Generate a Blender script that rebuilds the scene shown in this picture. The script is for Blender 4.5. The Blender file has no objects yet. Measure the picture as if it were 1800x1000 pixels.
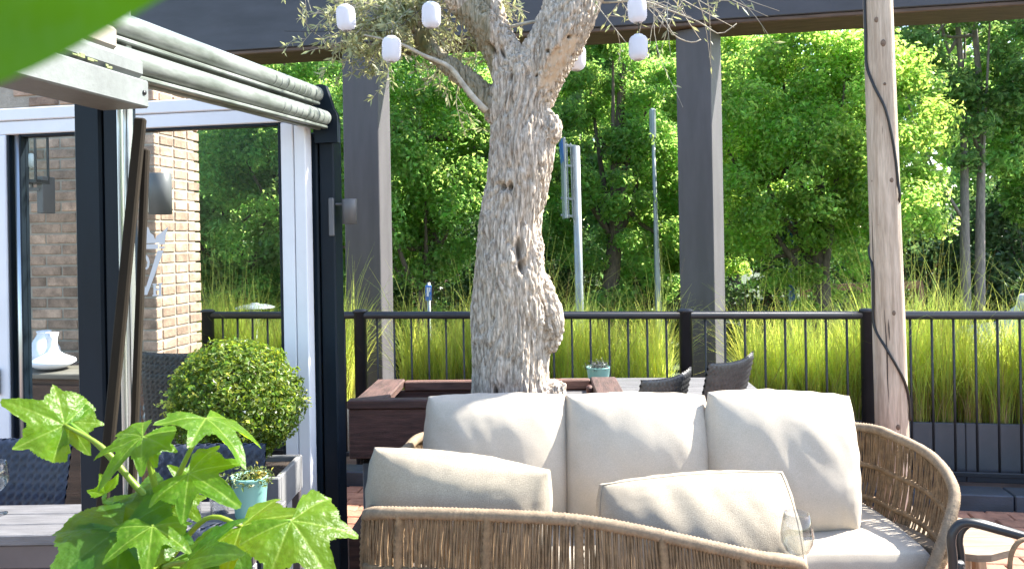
import bpy, bmesh, math, random
import numpy as np
from mathutils import Vector, Matrix, noise
R = math.radians
random.seed(7); rng = np.random.default_rng(7)
SC = bpy.context.scene
COL = SC.collection
# ------------------------------------------------------------------ camera
F, CX, CY, ROLL, EYE = 1350.0, 900.0, 418.5, 0.0175, 1.55
cd = bpy.data.cameras.new('camera'); cam = bpy.data.objects.new('camera', cd); COL.objects.link(cam)
cam.matrix_world = Matrix.Translation((0, 0, EYE)) @ Matrix.Rotation(R(90), 4, 'X') @ Matrix.Rotation(-math.atan(ROLL), 4, 'Z')
cd.sensor_width = 36; cd.lens = 27.0; cd.shift_y = -81.5/1800
cd.clip_start = 0.02; cd.clip_end = 600
cd.dof.use_dof = True; cd.dof.focus_distance = 2.6; cd.dof.aperture_fstop = 14
SC.camera = cam
# ------------------------------------------------------------------ sky, sun, exposure
SUN_AZ, SUN_EL = R(22), R(46)          # azimuth from +X towards +Y
w = bpy.data.worlds.new('World'); SC.world = w; w.use_nodes = True
nt = w.node_tree; bg = nt.nodes['Background']
sky = nt.nodes.new('ShaderNodeTexSky'); sky.sky_type = 'NISHITA'; sky.sun_disc = False
sky.sun_elevation = SUN_EL; sky.sun_rotation = math.pi/2 - SUN_AZ
nt.links.new(sky.outputs['Color'], bg.inputs['Color']); bg.inputs['Strength'].default_value = 0.135
ld = bpy.data.lights.new('sun', 'SUN'); ld.energy = 5.0; ld.angle = R(0.53); ld.color = (1, .95, .86)
sun = bpy.data.objects.new('sun', ld); COL.objects.link(sun); sun.location = (20, 12, 25)
sd = Vector((math.cos(SUN_EL)*math.cos(SUN_AZ), math.cos(SUN_EL)*math.sin(SUN_AZ), math.sin(SUN_EL)))
sun.rotation_euler = sd.to_track_quat('Z', 'Y').to_euler()
SC.view_settings.view_transform = 'Standard'; SC.view_settings.look = 'None'
SC.view_settings.exposure = 2.05; SC.view_settings.gamma = 1
SC.cycles.max_bounces = 8; SC.cycles.transparent_max_bounces = 16
SC.cycles.caustics_reflective = False; SC.cycles.caustics_refractive = False

# ------------------------------------------------------------------ helpers
def uv_(px, py):
    dx, dy = px-CX, py-CY; k = 1+ROLL*ROLL
    return (dx-ROLL*dy)/k, (dy+ROLL*dx)/k
def at(px, py, Y):
    u, v = uv_(px, py); return Vector((u/F*Y, Y, EYE - v/F*Y))
class Frame:                                     # a local frame: x right, y away, z up
    def __init__(s, x, y, z=0, rot=0.0): s.o = Vector((x, y, z)); s.r = rot
    def px(s, px, py, yoff=0.0):                 # point of the plane y = yoff seen at that pixel
        u, v = uv_(px, py); d = Vector((u/F, 1, -v/F)); m = Matrix.Rotation(-s.r, 3, 'Z')
        c = m @ (Vector((0, 0, EYE)) - s.o); d = m @ d; t = (yoff-c.y)/d.y
        return c + d*t
    def world(s, p): return Matrix.Rotation(s.r, 3, 'Z') @ Vector(p) + s.o
ROT = math.atan2(-.172, .985)

_cb = {}
def _ctemplate():
    if _cb: return _cb['f']
    ids = {}; vs = []
    for sx in (-1, 1):
        for sy in (-1, 1):
            for sz in (-1, 1):
                for a in range(3):
                    ids[(sx, sy, sz, a)] = len(vs); vs.append((sx, sy, sz, a))
    fs = []
    S = (-1, 1)
    for a in range(3):
        b, c = (a+1) % 3, (a+2) % 3
        for s in S:
            q = []
            for (t, w_) in ((-1, -1), (1, -1), (1, 1), (-1, 1)):
                k = [0, 0, 0]; k[a] = s; k[b] = t; k[c] = w_; q.append(ids[(*k, a)])
            fs.append(q if s > 0 else q[::-1])
        for s in S:
            for t in S:
                k1 = [0]*3; k1[a] = s; k1[b] = t
                def vid(cs, ax):
                    k = list(k1); k[c] = cs; return ids[(*k, ax)]
                q = [vid(-1, a), vid(-1, b), vid(1, b), vid(1, a)]
                fs.append(q if s*t > 0 else q[::-1])
    for sx in S:
        for sy in S:
            for sz in S:
                q = [ids[(sx, sy, sz, a)] for a in range(3)]
                fs.append(q if sx*sy*sz > 0 else q[::-1])
    _cb['f'] = (vs, fs); return _cb['f']

class MB:
    def __init__(s): s.v = []; s.f = []; s.sm = []
    def add(s, vs, fs, smooth=False):
        o = len(s.v); s.v += [tuple(p) for p in vs]
        for q in fs: s.f.append(tuple(i+o for i in q)); s.sm.append(smooth)
        return s
    def box(s, c, d, ch=.004, m=None):           # chamfered box: centre, full size
        tv, tf = _ctemplate(); h = [x/2 for x in d]; ch = min(ch, min(h)*.9)
        vs = []
        for k in tv:
            p = Vector([k[i]*(h[i] if k[3] == i else h[i]-ch) for i in range(3)])
            if m is not None: p = m @ p
            vs.append(p + Vector(c))
        return s.add(vs, tf)
    def bx(s, x0, x1, y0, y1, z0, z1, ch=.004):
        return s.box(((x0+x1)/2, (y0+y1)/2, (z0+z1)/2), (abs(x1-x0), abs(y1-y0), abs(z1-z0)), ch)
    def bar(s, a, b, wx, wy, ch=.003, up=(0, 0, 1)):   # box from a to b
        a, b = Vector(a), Vector(b); z = (b-a).normalized(); x = Vector(up).cross(z)
        if x.length < 1e-4: x = Vector((1, 0, 0)).cross(z)
        if x.length < 1e-4: x = Vector((0, 1, 0)).cross(z)
        x.normalize(); y = z.cross(x)
        return s.box((a+b)/2, (wx, wy, (b-a).length), ch, Matrix((x, y, z)).transposed())
    def tube(s, path, r, n=8, cap=True, flat=1.0):
        P = [Vector(p) for p in path]; m = len(P)
        rr = r if hasattr(r, '__len__') else [r]*m
        t0 = (P[1]-P[0]).normalized(); x = t0.orthogonal().normalized(); vs = []; fs = []
        for i in range(m):
            t = (P[min(i+1, m-1)]-P[max(i-1, 0)]).normalized()
            x = (x - t*x.dot(t)); x = x.normalized() if x.length > 1e-6 else t.orthogonal().normalized()
            y = t.cross(x)
            for k in range(n):
                a = 2*math.pi*k/n; vs.append(P[i] + (x*math.cos(a) + y*math.sin(a)*flat)*rr[i])
        for i in range(m-1):
            for k in range(n):
                fs.append((i*n+k, i*n+(k+1) % n, (i+1)*n+(k+1) % n, (i+1)*n+k))
        if cap: fs.append(tuple(range(n))[::-1]); fs.append(tuple((m-1)*n+k for k in range(n)))
        return s.add(vs, fs, True)
    def lathe(s, prof, c=(0, 0, 0), n=28, sx=1, sy=1):
        vs = []; fs = []; m = len(prof)
        for (r, z) in prof:
            for k in range(n):
                a = 2*math.pi*k/n; vs.append((c[0]+r*sx*math.cos(a), c[1]+r*sy*math.sin(a), c[2]+z))
        for i in range(m-1):
            for k in range(n): fs.append((i*n+k, i*n+(k+1) % n, (i+1)*n+(k+1) % n, (i+1)*n+k))
        if prof[0][0] > 1e-5: fs.append(tuple(range(n))[::-1])
        if prof[-1][0] > 1e-5: fs.append(tuple((m-1)*n+k for k in range(n)))
        return s.add(vs, fs, True)
    def prism(s, pts, dv):                        # 3D polygon extruded along dv
        n = len(pts); a = [Vector(p) for p in pts]; b = [p+Vector(dv) for p in a]
        return s.add(a+b, [tuple(range(n))[::-1], tuple(range(n, 2*n))] + [(i, (i+1) % n, n+(i+1) % n, n+i) for i in range(n)])
    def grid(s, P, smooth=True):                  # P[i][j] points
        ni, nj = len(P), len(P[0])
        return s.add([p for r_ in P for p in r_], [(i*nj+j, i*nj+j+1, (i+1)*nj+j+1, (i+1)*nj+j) for i in range(ni-1) for j in range(nj-1)], smooth)
    def mesh(s, name, off=None):
        me = bpy.data.meshes.new(name)
        v = s.v
        if off is not None: v = [tuple(off @ Vector(p)) for p in v]
        me.from_pydata(v, [], s.f); me.polygons.foreach_set('use_smooth', s.sm); me.update()
        return me
def npmesh(name, V, Q, smooth=False, attrs=None):
    V = np.asarray(V, dtype=np.float32).reshape(-1, 3); Q = np.asarray(Q, dtype=np.int32); k = Q.shape[1]
    me = bpy.data.meshes.new(name); me.vertices.add(len(V)); me.vertices.foreach_set('co', V.ravel())
    me.loops.add(Q.size); me.loops.foreach_set('vertex_index', Q.ravel())
    me.polygons.add(len(Q)); me.polygons.foreach_set('loop_start', np.arange(0, Q.size, k, dtype=np.int32))
    me.polygons.foreach_set('loop_total', np.full(len(Q), k, dtype=np.int32))
    me.polygons.foreach_set('use_smooth', np.full(len(Q), smooth)); 
    for n_, a in (attrs or {}).items():
        at_ = me.attributes.new(n_, 'FLOAT', 'POINT'); at_.data.foreach_set('value', np.asarray(a, dtype=np.float32))
    me.update(calc_edges=True); me.validate()
    return me
def link(name, me, mat_, parent=None):
    o = bpy.data.objects.new(name, me); COL.objects.link(o)
    if mat_ is not None and me is not None and not me.materials: me.materials.append(mat_)
    if parent: o.parent = parent
    return o
def part(parent, name, mb, mat_, world=False, kind=None, label=None):
    off = None
    if world: off = (Matrix.Translation(parent.location) @ parent.rotation_euler.to_matrix().to_4x4()).inverted() if parent.parent is None else WM(parent).inverted()
    me = mb.mesh(name, off) if isinstance(mb, MB) else mb
    o = link(name, me, mat_, parent)
    if kind: o['kind'] = kind
    if label: o['label'] = label
    return o
def WM(o):
    m = Matrix.Translation(o.location) @ o.rotation_euler.to_matrix().to_4x4()
    return (WM(o.parent) @ m) if o.parent else m
def tag(o, label=None, cat=None, group=None, kind=None):
    if label: o['label'] = label
    if cat: o['category'] = cat
    if group: o['group'] = group
    if kind: o['kind'] = kind
    return o
def thing(name, label, cat, loc=(0, 0, 0), rz=0, group=None):
    o = bpy.data.objects.new(name, None); COL.objects.link(o); o.empty_display_size = .1
    o.location = loc; o.rotation_euler = (0, 0, rz)
    return tag(o, label, cat, group)
def thing_f(name, label, cat, fr, group=None): return thing(name, label, cat, fr.o, fr.r, group)
def single(name, mb, mat_, label, cat, loc=None, group=None):   # a thing that is one mesh, built in world coordinates
    loc = Vector(loc) if loc is not None else Vector((0, 0, 0))
    o = link(name, mb.mesh(name, Matrix.Translation(-loc)), mat_); o.location = loc
    return tag(o, label, cat, group)
def dup(root, loc, rz=None, label=None, group=None, parent=None):
    r_ = root.copy(); COL.objects.link(r_)
    if parent is None: r_.location = loc
    else: r_.parent = parent
    if rz is not None: r_.rotation_euler[2] = rz
    if label: r_['label'] = label
    if group: r_['group'] = group
    for ch in list(root.children): dup(ch, None, parent=r_)
    return r_
def spline(P, n):                                 # Catmull-Rom through P, n samples evenly spaced by arc length
    P = [Vector(p) for p in P]; Q = [P[0]*2-P[1]] + P + [P[-1]*2-P[-2]]; D = []
    for i in range(1, len(Q)-2):
        for k in range(24):
            t = k/24; a, b, c, d = Q[i-1], Q[i], Q[i+1], Q[i+2]
            D.append(.5*((2*b)+(c-a)*t+(2*a-5*b+4*c-d)*t*t+(-a+3*b-3*c+d)*t**3))
    D.append(P[-1]); L = [0]
    for i in range(1, len(D)): L.append(L[-1]+(D[i]-D[i-1]).length)
    out = []; j = 0
    for k in range(n):
        s_ = L[-1]*k/(n-1)
        while j < len(L)-2 and L[j+1] < s_: j += 1
        f = (s_-L[j])/max(L[j+1]-L[j], 1e-9); out.append(D[j].lerp(D[j+1], min(max(f, 0), 1)))
    return out
def plen(P): return sum((P[i+1]-P[i]).length for i in range(len(P)-1))
def arc(c, r, a0, a1, n, ax, ay):
    return [Vector(c)+Vector(ax)*r*math.cos(a0+(a1-a0)*i/n)+Vector(ay)*r*math.sin(a0+(a1-a0)*i/n) for i in range(n+1)]

# ------------------------------------------------------------------ materials
def _n(t, k, **kw):
    n_ = t.nodes.new(k)
    for a, b in kw.items():
        if a in n_.inputs: n_.inputs[a].default_value = b
        else: setattr(n_, a, b)
    return n_
def mat(name, col, rough=.6, metal=0.0, var=.2, scale=5.0, stretch=(1, 1, 1), bump=.0, bscale=60.0, rnd=0.0, col2=None, spec=.5, detail=6.0, low=.35, high=.65, bstretch=None, trans=0.0, fine=0.0, fscale=200.0, sheen=0.0):
    m = bpy.data.materials.new(name); m.use_nodes = True; t = m.node_tree; L = t.links.new
    b = t.nodes['Principled BSDF']; b.inputs['Roughness'].default_value = rough; b.inputs['Metallic'].default_value = metal
    b.inputs['Specular IOR Level'].default_value = spec
    if sheen: b.inputs['Sheen Weight'].default_value = sheen
    tc = _n(t, 'ShaderNodeTexCoord'); mp = _n(t, 'ShaderNodeMapping'); mp.inputs['Scale'].default_value = stretch
    oi = _n(t, 'ShaderNodeObjectInfo'); add = _n(t, 'ShaderNodeVectorMath', operation='ADD')
    mu = _n(t, 'ShaderNodeMath', operation='MULTIPLY'); mu.inputs[1].default_value = 37.0
    L(oi.outputs['Random'], mu.inputs[0]); L(tc.outputs['Object'], add.inputs[0]); L(mu.outputs[0], add.inputs[1])
    L(add.outputs[0], mp.inputs['Vector'])
    nz = _n(t, 'ShaderNodeTexNoise', Scale=scale, Detail=detail, Roughness=.62); L(mp.outputs[0], nz.inputs['Vector'])
    rp = _n(t, 'ShaderNodeValToRGB'); c = Vector(col[:3]); c2 = Vector(col2) if col2 else None
    lo = c*(1-var) if c2 is None else c; hi = c*(1+var) if c2 is None else c2
    rp.color_ramp.elements[0].position = low; rp.color_ramp.elements[1].position = high
    rp.color_ramp.elements[0].color = (*lo, 1); rp.color_ramp.elements[1].color = (*hi, 1)
    L(nz.outputs[0], rp.inputs[0]); out = rp.outputs[0]
    if fine:
        n2 = _n(t, 'ShaderNodeTexNoise', Scale=fscale, Detail=2.0); L(mp.outputs[0], n2.inputs['Vector'])
        mr = _n(t, 'ShaderNodeMapRange'); mr.inputs[1].default_value = .3; mr.inputs[2].default_value = .7
        mr.inputs[3].default_value = 1-fine; mr.inputs[4].default_value = 1+fine; L(n2.outputs[0], mr.inputs[0])
        vm = _n(t, 'ShaderNodeVectorMath', operation='SCALE'); L(out, vm.inputs[0]); L(mr.outputs[0], vm.inputs['Scale']); out = vm.outputs[0]
    if rnd:
        mr = _n(t, 'ShaderNodeMapRange'); mr.inputs[3].default_value = 1-rnd; mr.inputs[4].default_value = 1+rnd
        L(oi.outputs['Random'], mr.inputs[0]); vm = _n(t, 'ShaderNodeVectorMath', operation='SCALE')
        L(out, vm.inputs[0]); L(mr.outputs[0], vm.inputs['Scale']); out = vm.outputs[0]
    L(out, b.inputs['Base Color'])
    if bump:
        mp2 = _n(t, 'ShaderNodeMapping'); mp2.inputs['Scale'].default_value = bstretch or stretch; L(add.outputs[0], mp2.inputs['Vector'])
        nb = _n(t, 'ShaderNodeTexNoise', Scale=bscale, Detail=5.0, Roughness=.65); L(mp2.outputs[0], nb.inputs['Vector'])
        bp = _n(t, 'ShaderNodeBump', Strength=bump, Distance=.01); L(nb.outputs[0], bp.inputs['Height']); L(bp.outputs[0], b.inputs['Normal'])
    if trans:
        tr = _n(t, 'ShaderNodeBsdfTranslucent'); L(out, tr.inputs['Color']); mx = _n(t, 'ShaderNodeMixShader'); mx.inputs[0].default_value = trans
        L(b.outputs[0], mx.inputs[1]); L(tr.outputs[0], mx.inputs[2]); L(mx.outputs[0], t.nodes['Material Output'].inputs['Surface'])
    return m
def leafmat(name, col, tcol, trans=.45, rough=.45, hv=.03, vv=.35, spec=.4, vein=None, clump=0.0):
    m = bpy.data.materials.new(name); m.use_nodes = True; t = m.node_tree; L = t.links.new
    b = t.nodes['Principled BSDF']; b.inputs['Roughness'].default_value = rough; b.inputs['Specular IOR Level'].default_value = spec
    g = _n(t, 'ShaderNodeNewGeometry'); cn = _n(t, 'ShaderNodeTexNoise', Scale=clump or 1.0, Detail=2.0); L(g.outputs['Position'], cn.inputs['Vector']); tr = _n(t, 'ShaderNodeBsdfTranslucent'); mx = _n(t, 'ShaderNodeMixShader'); mx.inputs[0].default_value = trans
    for c, sock in ((col, b.inputs['Base Color']), (tcol, tr.inputs['Color'])):
        h = _n(t, 'ShaderNodeHueSaturation'); h.inputs['Color'].default_value = (*c, 1)
        m1 = _n(t, 'ShaderNodeMapRange'); m1.inputs[3].default_value = .5-hv; m1.inputs[4].default_value = .5+hv
        m2 = _n(t, 'ShaderNodeMapRange'); m2.inputs[3].default_value = 1-vv; m2.inputs[4].default_value = 1+vv
        fr = _n(t, 'ShaderNodeMath', operation='FRACT'); ml = _n(t, 'ShaderNodeMath', operation='MULTIPLY'); ml.inputs[1].default_value = 7.31
        L(g.outputs['Random Per Island'], m1.inputs[0]); L(g.outputs['Random Per Island'], ml.inputs[0]); L(ml.outputs[0], fr.inputs[0]); L(fr.outputs[0], m2.inputs[0])
        L(m1.outputs[0], h.inputs['Hue']); vs_ = m2.outputs[0]
        if clump:
            m3 = _n(t, 'ShaderNodeMapRange'); m3.inputs[1].default_value = .3; m3.inputs[2].default_value = .7; m3.inputs[3].default_value = .72; m3.inputs[4].default_value = 1.28; L(cn.outputs[0], m3.inputs[0])
            mm = _n(t, 'ShaderNodeMath', operation='MULTIPLY'); L(vs_, mm.inputs[0]); L(m3.outputs[0], mm.inputs[1]); vs_ = mm.outputs[0]
            m4 = _n(t, 'ShaderNodeMapRange'); m4.inputs[1].default_value = .3; m4.inputs[2].default_value = .7; m4.inputs[3].default_value = 1.0; m4.inputs[4].default_value = .92; L(cn.outputs[0], m4.inputs[0]); L(m4.outputs[0], h.inputs['Saturation'])
        L(vs_, h.inputs['Value']); o = h.outputs[0]
        if vein:
            a = _n(t, 'ShaderNodeAttribute'); a.attribute_name = 'vein'; mc = _n(t, 'ShaderNodeMix', data_type='RGBA')
            tc = _n(t, 'ShaderNodeTexCoord'); nz = _n(t, 'ShaderNodeTexNoise', Scale=45.0, Detail=3.0); L(tc.outputs['Object'], nz.inputs['Vector'])
            mr = _n(t, 'ShaderNodeMapRange'); mr.inputs[3].default_value = .75; mr.inputs[4].default_value = 1.25; L(nz.outputs[0], mr.inputs[0])
            vm = _n(t, 'ShaderNodeVectorMath', operation='SCALE'); L(o, vm.inputs[0]); L(mr.outputs[0], vm.inputs['Scale'])
            L(a.outputs['Fac'], mc.inputs['Factor']); L(vm.outputs[0], mc.inputs[6]); mc.inputs[7].default_value = (*vein, 1); o = mc.outputs[2]
            if c is col:
                bp = _n(t, 'ShaderNodeBump', Strength=.35, Distance=.01); n3 = _n(t, 'ShaderNodeTexNoise', Scale=90.0, Detail=2.0); L(tc.outputs['Object'], n3.inputs['Vector'])
                L(n3.outputs[0], bp.inputs['Height']); L(bp.outputs[0], b.inputs['Normal'])
        L(o, sock)
    L(b.outputs[0], mx.inputs[1]); L(tr.outputs[0], mx.inputs[2]); L(mx.outputs[0], t.nodes['Material Output'].inputs['Surface'])
    return m
def glassmat(name, tint=(.93, .96, .95), refl=1.0, rough=.0):
    m = bpy.data.materials.new(name); m.use_nodes = True; t = m.node_tree; L = t.links.new; t.nodes.remove(t.nodes['Principled BSDF'])
    tp = _n(t, 'ShaderNodeBsdfTransparent', Color=(*tint, 1)); gl = _n(t, 'ShaderNodeBsdfGlossy', Roughness=rough)
    lw = _n(t, 'ShaderNodeLayerWeight', Blend=.5); fr = _n(t, 'ShaderNodeMath', operation='POWER'); L(lw.outputs['Facing'], fr.inputs[0]); fr.inputs[1].default_value = 3.5; mu = _n(t, 'ShaderNodeMath', operation='MULTIPLY_ADD'); mu.inputs[1].default_value = .55*refl; mu.inputs[2].default_value = .035*refl; mu.use_clamp = True
    mx = _n(t, 'ShaderNodeMixShader'); L(fr.outputs[0], mu.inputs[0]); L(mu.outputs[0], mx.inputs[0]); L(tp.outputs[0], mx.inputs[1]); L(gl.outputs[0], mx.inputs[2])
    L(mx.outputs[0], t.nodes['Material Output'].inputs['Surface']); return m
M = {}
M['slate'] = mat('slate_paint', (.050, .049, .059), .55, var=.2, scale=3, stretch=(.5, 2, 2), bump=.12, bscale=140)
M['column_paint'] = mat('column_paint', (.070, .065, .069), .6, var=.16, scale=4, stretch=(2, 2, .35), bump=.15, bscale=150)
M['soffit'] = mat('soffit_wood', (.10, .062, .043), .7, var=.35, scale=4, stretch=(1, 8, 8), bump=.2, bscale=30)
M['rail'] = mat('rail_paint', (.022, .023, .027), .42, var=.2, scale=8, bump=.06, bscale=200)
M['trough'] = mat('trough_metal', (.065, .068, .078), .55, var=.18, scale=3, bump=.08, bscale=90)
M['plinth'] = mat('plinth_paint', (.024, .034, .052), .5, var=.3, scale=5, stretch=(1, 3, 3), bump=.2, bscale=50)
M['planter'] = mat('stained_planter_wood', (.085, .036, .027), .6, var=.4, scale=7, stretch=(1, 6, 9), bump=.5, bscale=26, bstretch=(1, 7, 12), rnd=.2)
M['planter_side'] = mat('stained_planter_wood_cross', (.075, .04, .032), .65, var=.4, scale=7, stretch=(7, 1, 9), bump=.45, bscale=26, bstretch=(7, 1, 9), rnd=.2)
M['planter_top'] = mat('worn_planter_cap', (.13, .065, .047), .65, var=.4, scale=7, stretch=(1, 8, 8), bump=.4, bscale=26, rnd=.2)
M['planter_grey'] = mat('grey_planter_panel', (.12, .125, .135), .6, var=.12, scale=6, bump=.12, bscale=90)
M['soil'] = mat('soil', (.03, .02, .014), .95, var=.5, scale=30, bump=1, bscale=60)
M['ground'] = mat('ground_far', (.05, .07, .03), .95, var=.4, scale=.6, bump=.3, bscale=20)
M['terrace'] = mat('terrace_base', (.20, .13, .10), .9, var=.3, scale=5, bump=.3, bscale=40)
M['paver'] = mat('clay_paver', (.30, .145, .09), .85, var=.3, scale=12, bump=.4, bscale=50, rnd=.25)
M['brick_dark'] = mat('brick_face', (.36, .245, .178), .9, var=.35, scale=12, bump=.5, bscale=45, rnd=.35, fine=.12, fscale=120)
M['mortar'] = mat('mortar', (.34, .30, .25), .95, var=.15, scale=20, bump=.4, bscale=80)
M['white_frame'] = mat('white_frame', (.73, .735, .765), .4, var=.05, scale=3, bump=.04, bscale=60)
M['dark_alu'] = mat('dark_aluminium', (.005, .011, .019), .5, spec=.2, var=.25, scale=4, stretch=(1, 1, .4), bump=.04, bscale=120)
M['alu'] = mat('aluminium', (.55, .57, .57), .32, metal=.85, var=.15, scale=8, stretch=(4, 4, .3))
M['roller'] = mat('weathered_awning_tube', (.10, .12, .10), .42, metal=.2, var=.5, scale=7, stretch=(2.5, .5, 2.5), col2=(.235, .26, .245), low=.36, high=.6, bump=.05, bscale=40, fine=.08, fscale=50)
M['gutter'] = mat('gutter_paint', (.14, .155, .15), .5, var=.12, scale=7, fine=.06, fscale=60, bump=.1, bscale=60)
M['moss'] = mat('moss_stain', (.20, .24, .10), .9, var=.3, scale=30)
M['beige'] = mat('beige_cover', (.22, .20, .165), .7, var=.1)
M['slat'] = mat('leaning_slat', (.016, .012, .007), .85, spec=.2, var=.25, scale=10, stretch=(3, 3, .5), bump=.1)
M['cushion'] = mat('linen_cushion', (.46, .405, .33), .95, var=.08, scale=5, bump=.35, bscale=420, fine=.11, fscale=330, sheen=.15, spec=.15)
M['pillow'] = mat('sand_linen_pillow', (.37, .315, .238), .95, var=.08, scale=5, bump=.4, bscale=420, fine=.15, fscale=300, sheen=.15, spec=.15)
M['rope'] = mat('rope_weave', (.20, .13, .068), .8, var=.28, scale=30, bump=.4, bscale=300, fine=.15, fscale=150)
M['rope_rim'] = mat('rope_rim', (.225, .165, .105), .8, var=.2, scale=40, bump=.3, bscale=300, fine=.12, fscale=150)
M['bark'] = None
M['post_wood'] = mat('weathered_post_wood', (.36, .275, .20), .8, var=.3, col2=(.58, .475, .37), scale=5, stretch=(7, 7, .5), bump=.8, bscale=14, bstretch=(7, 7, .35), fine=.14, fscale=30)
M['crack'] = mat('wood_crack', (.06, .045, .035), .9, var=.3)
M['knot'] = mat('wood_knot', (.16, .11, .075), .8, var=.3, scale=60)
M['cable'] = mat('black_cable', (.012, .012, .013), .45, var=.2)
M['lantern'] = mat('white_lantern', (.74, .74, .80), .8, var=.02, trans=.35)
M['navy'] = mat('navy_weave', (.012, .019, .040), .5, var=.35, scale=40, bump=.2, bscale=150)
M['black_weave'] = mat('black_weave', (.042, .043, .045), .45, var=.35, scale=40, bump=.2, bscale=150)
M['black_metal'] = mat('black_metal', (.015, .016, .018), .4, var=.2)
M['table_top'] = mat('grey_table_plank', (.12, .117, .12), .6, var=.25, scale=6, stretch=(1, 7, 7), bump=.3, bscale=25, rnd=.12)
M['table_frame'] = mat('table_frame', (.10, .085, .085), .5, var=.2)
M['teal'] = mat('teal_glazed_pot', (.22, .45, .39), .4, var=.06, scale=6)
M['pot_grey'] = mat('grey_pot', (.19, .19, .19), .6, var=.12, scale=8, bump=.1)
M['teak'] = mat('teak', (.22, .165, .11), .7, var=.25, scale=5, stretch=(1, 8, 8), bump=.3, bscale=24)
M['teak_leg'] = mat('teak_leg', (.36, .24, .15), .7, var=.25, scale=5, stretch=(8, 8, 1), bump=.3, bscale=24)
M['porcelain'] = mat('white_porcelain', (.74, .77, .85), .22, var=.03)
M['cabinet'] = mat('cabinet_wood', (.06, .032, .022), .6, var=.4, scale=5, stretch=(1, 6, 6), bump=.3, bscale=20)
M['cabinet_top'] = mat('cabinet_top', (.13, .12, .10), .6, var=.3, scale=5, stretch=(1, 8, 8))
M['lamp_grey'] = mat('lamp_grey', (.10, .10, .105), .45, var=.08)
M['galv'] = mat('galvanised', (.30, .33, .34), .45, metal=.4, var=.12, scale=5)
M['sign_blue'] = mat('sign_blue', (.03, .13, .42), .4, var=.05)
M['sign_white'] = mat('sign_white', (.75, .75, .76), .4, var=.03)
M['emblem'] = mat('etched_emblem', (.62, .62, .62), .7, var=.03)
M['pane'] = glassmat('window_glass', (.90, .93, .92), .12)
M['clear'] = glassmat('drinking_glass', (.90, .915, .925), 1.9)
M['water'] = glassmat('drink', (.95, .94, .90), .8)
M['trunk_far'] = mat('tree_bark', (.10, .075, .055), .9, var=.4, scale=12, stretch=(3, 3, .6), bump=.6, bscale=20)
M['trunk_pale'] = mat('pale_tree_bark', (.22, .18, .15), .9, var=.3, scale=12, stretch=(3, 3, .6), bump=.5, bscale=20)
M['stem'] = leafmat('plant_stem', (.16, .26, .03), (.3, .45, .03), .2, vv=.1)
# ================================================================== SETTING
FF = Frame(2.19, 4.75, 0, ROT)
g = MB(); g.add([(-300, -60, -1), (300, -60, -1), (300, 500, -1), (-300, 500, -1)], [(0, 1, 2, 3)])
tag(link('ground', g.mesh('ground'), M['ground']), kind='structure')
terr = bpy.data.objects.new('terrace', None); COL.objects.link(terr); terr.location = FF.o; terr.rotation_euler = (0, 0, ROT); terr['kind'] = 'structure'
t = MB(); t.bx(-9, 6, -9, .75, -1.05, 0, .01); part(terr, 'terrace_slab', t, M['terrace'])
pm = MB().box((0, 0, 0), (.196, .094, .05), .006).mesh('paver'); pm.materials.append(M['paver'])
def pave(x0, x1, y0, y1):
    j = 0; y = y0
    while y < y1:
        x = x0 + (.1 if j % 2 else 0)
        while x < x1:
            o = bpy.data.objects.new('paver', pm); COL.objects.link(o); o.parent = terr
            o.location = (x, y, -.005+random.uniform(-.002, .003)); o.rotation_euler = (random.uniform(-.008, .008), random.uniform(-.008, .008), random.uniform(-.008, .008)); x += .2
        y += .098; j += 1
pave(-.55, 1.25, -1.75, -.35)
pave(-3.2, -2.55, -1.75, -.35)
# plinth along the foot of the railing
pl = thing_f('timber_plinth', 'dark blue painted timber kerb along the foot of the railing', 'kerb', FF)
x = -6.0
for k in range(4):
    t = MB(); t.bx(x+.003, x+2.197, -.5, -.34, 0, .108, .006); part(pl, 'beam', t, M['plinth']); x += 2.2
# railing
fe = thing_f('metal_railing', 'black metal railing with round posts and thin balusters behind the sofa', 'railing', FF)
posts = [1.1, 0, -1.1, -2.2, -3.3, -4.45]
tr = MB(); tr.tube([(2.6, 0, 1.035), (-4.45, 0, 1.035), (-4.5, 0, 1.035)] + arc((-4.52, 0, .955), .08, math.pi/2, math.pi, 6, (1, 0, 0), (0, 0, 1)) + [(-4.60, 0, .1)], .026, 12); part(fe, 'top_rail', tr, M['rail'])
br = MB(); br.bx(-4.44, 2.6, -.02, .02, .06, .09, .004); part(fe, 'bottom_rail', br, M['rail'])
pp = MB().lathe([(.043, 0), (.043, 1.055), (.05, 1.058), (.05, 1.068), (.035, 1.076), (0, 1.078)], n=16).mesh('post')
for px_ in posts: o = part(fe, 'post', pp, M['rail']); o.location = (px_, 0, 0)
bm_ = MB().tube([(0, 0, .085), (0, 0, 1.02)], .0075, 6).mesh('baluster')
for a, b in zip(posts[1:], posts[:-1]):
    n = max(2, round((b-a)/.12))
    for k in range(1, n): o = part(fe, 'baluster', bm_, M['rail']); o.location = (a+(b-a)*k/n, 0, 0)
for k in range(1, 8): o = part(fe, 'baluster', bm_, M['rail']); o.location = (1.1+.12*k, 0, 0)
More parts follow.
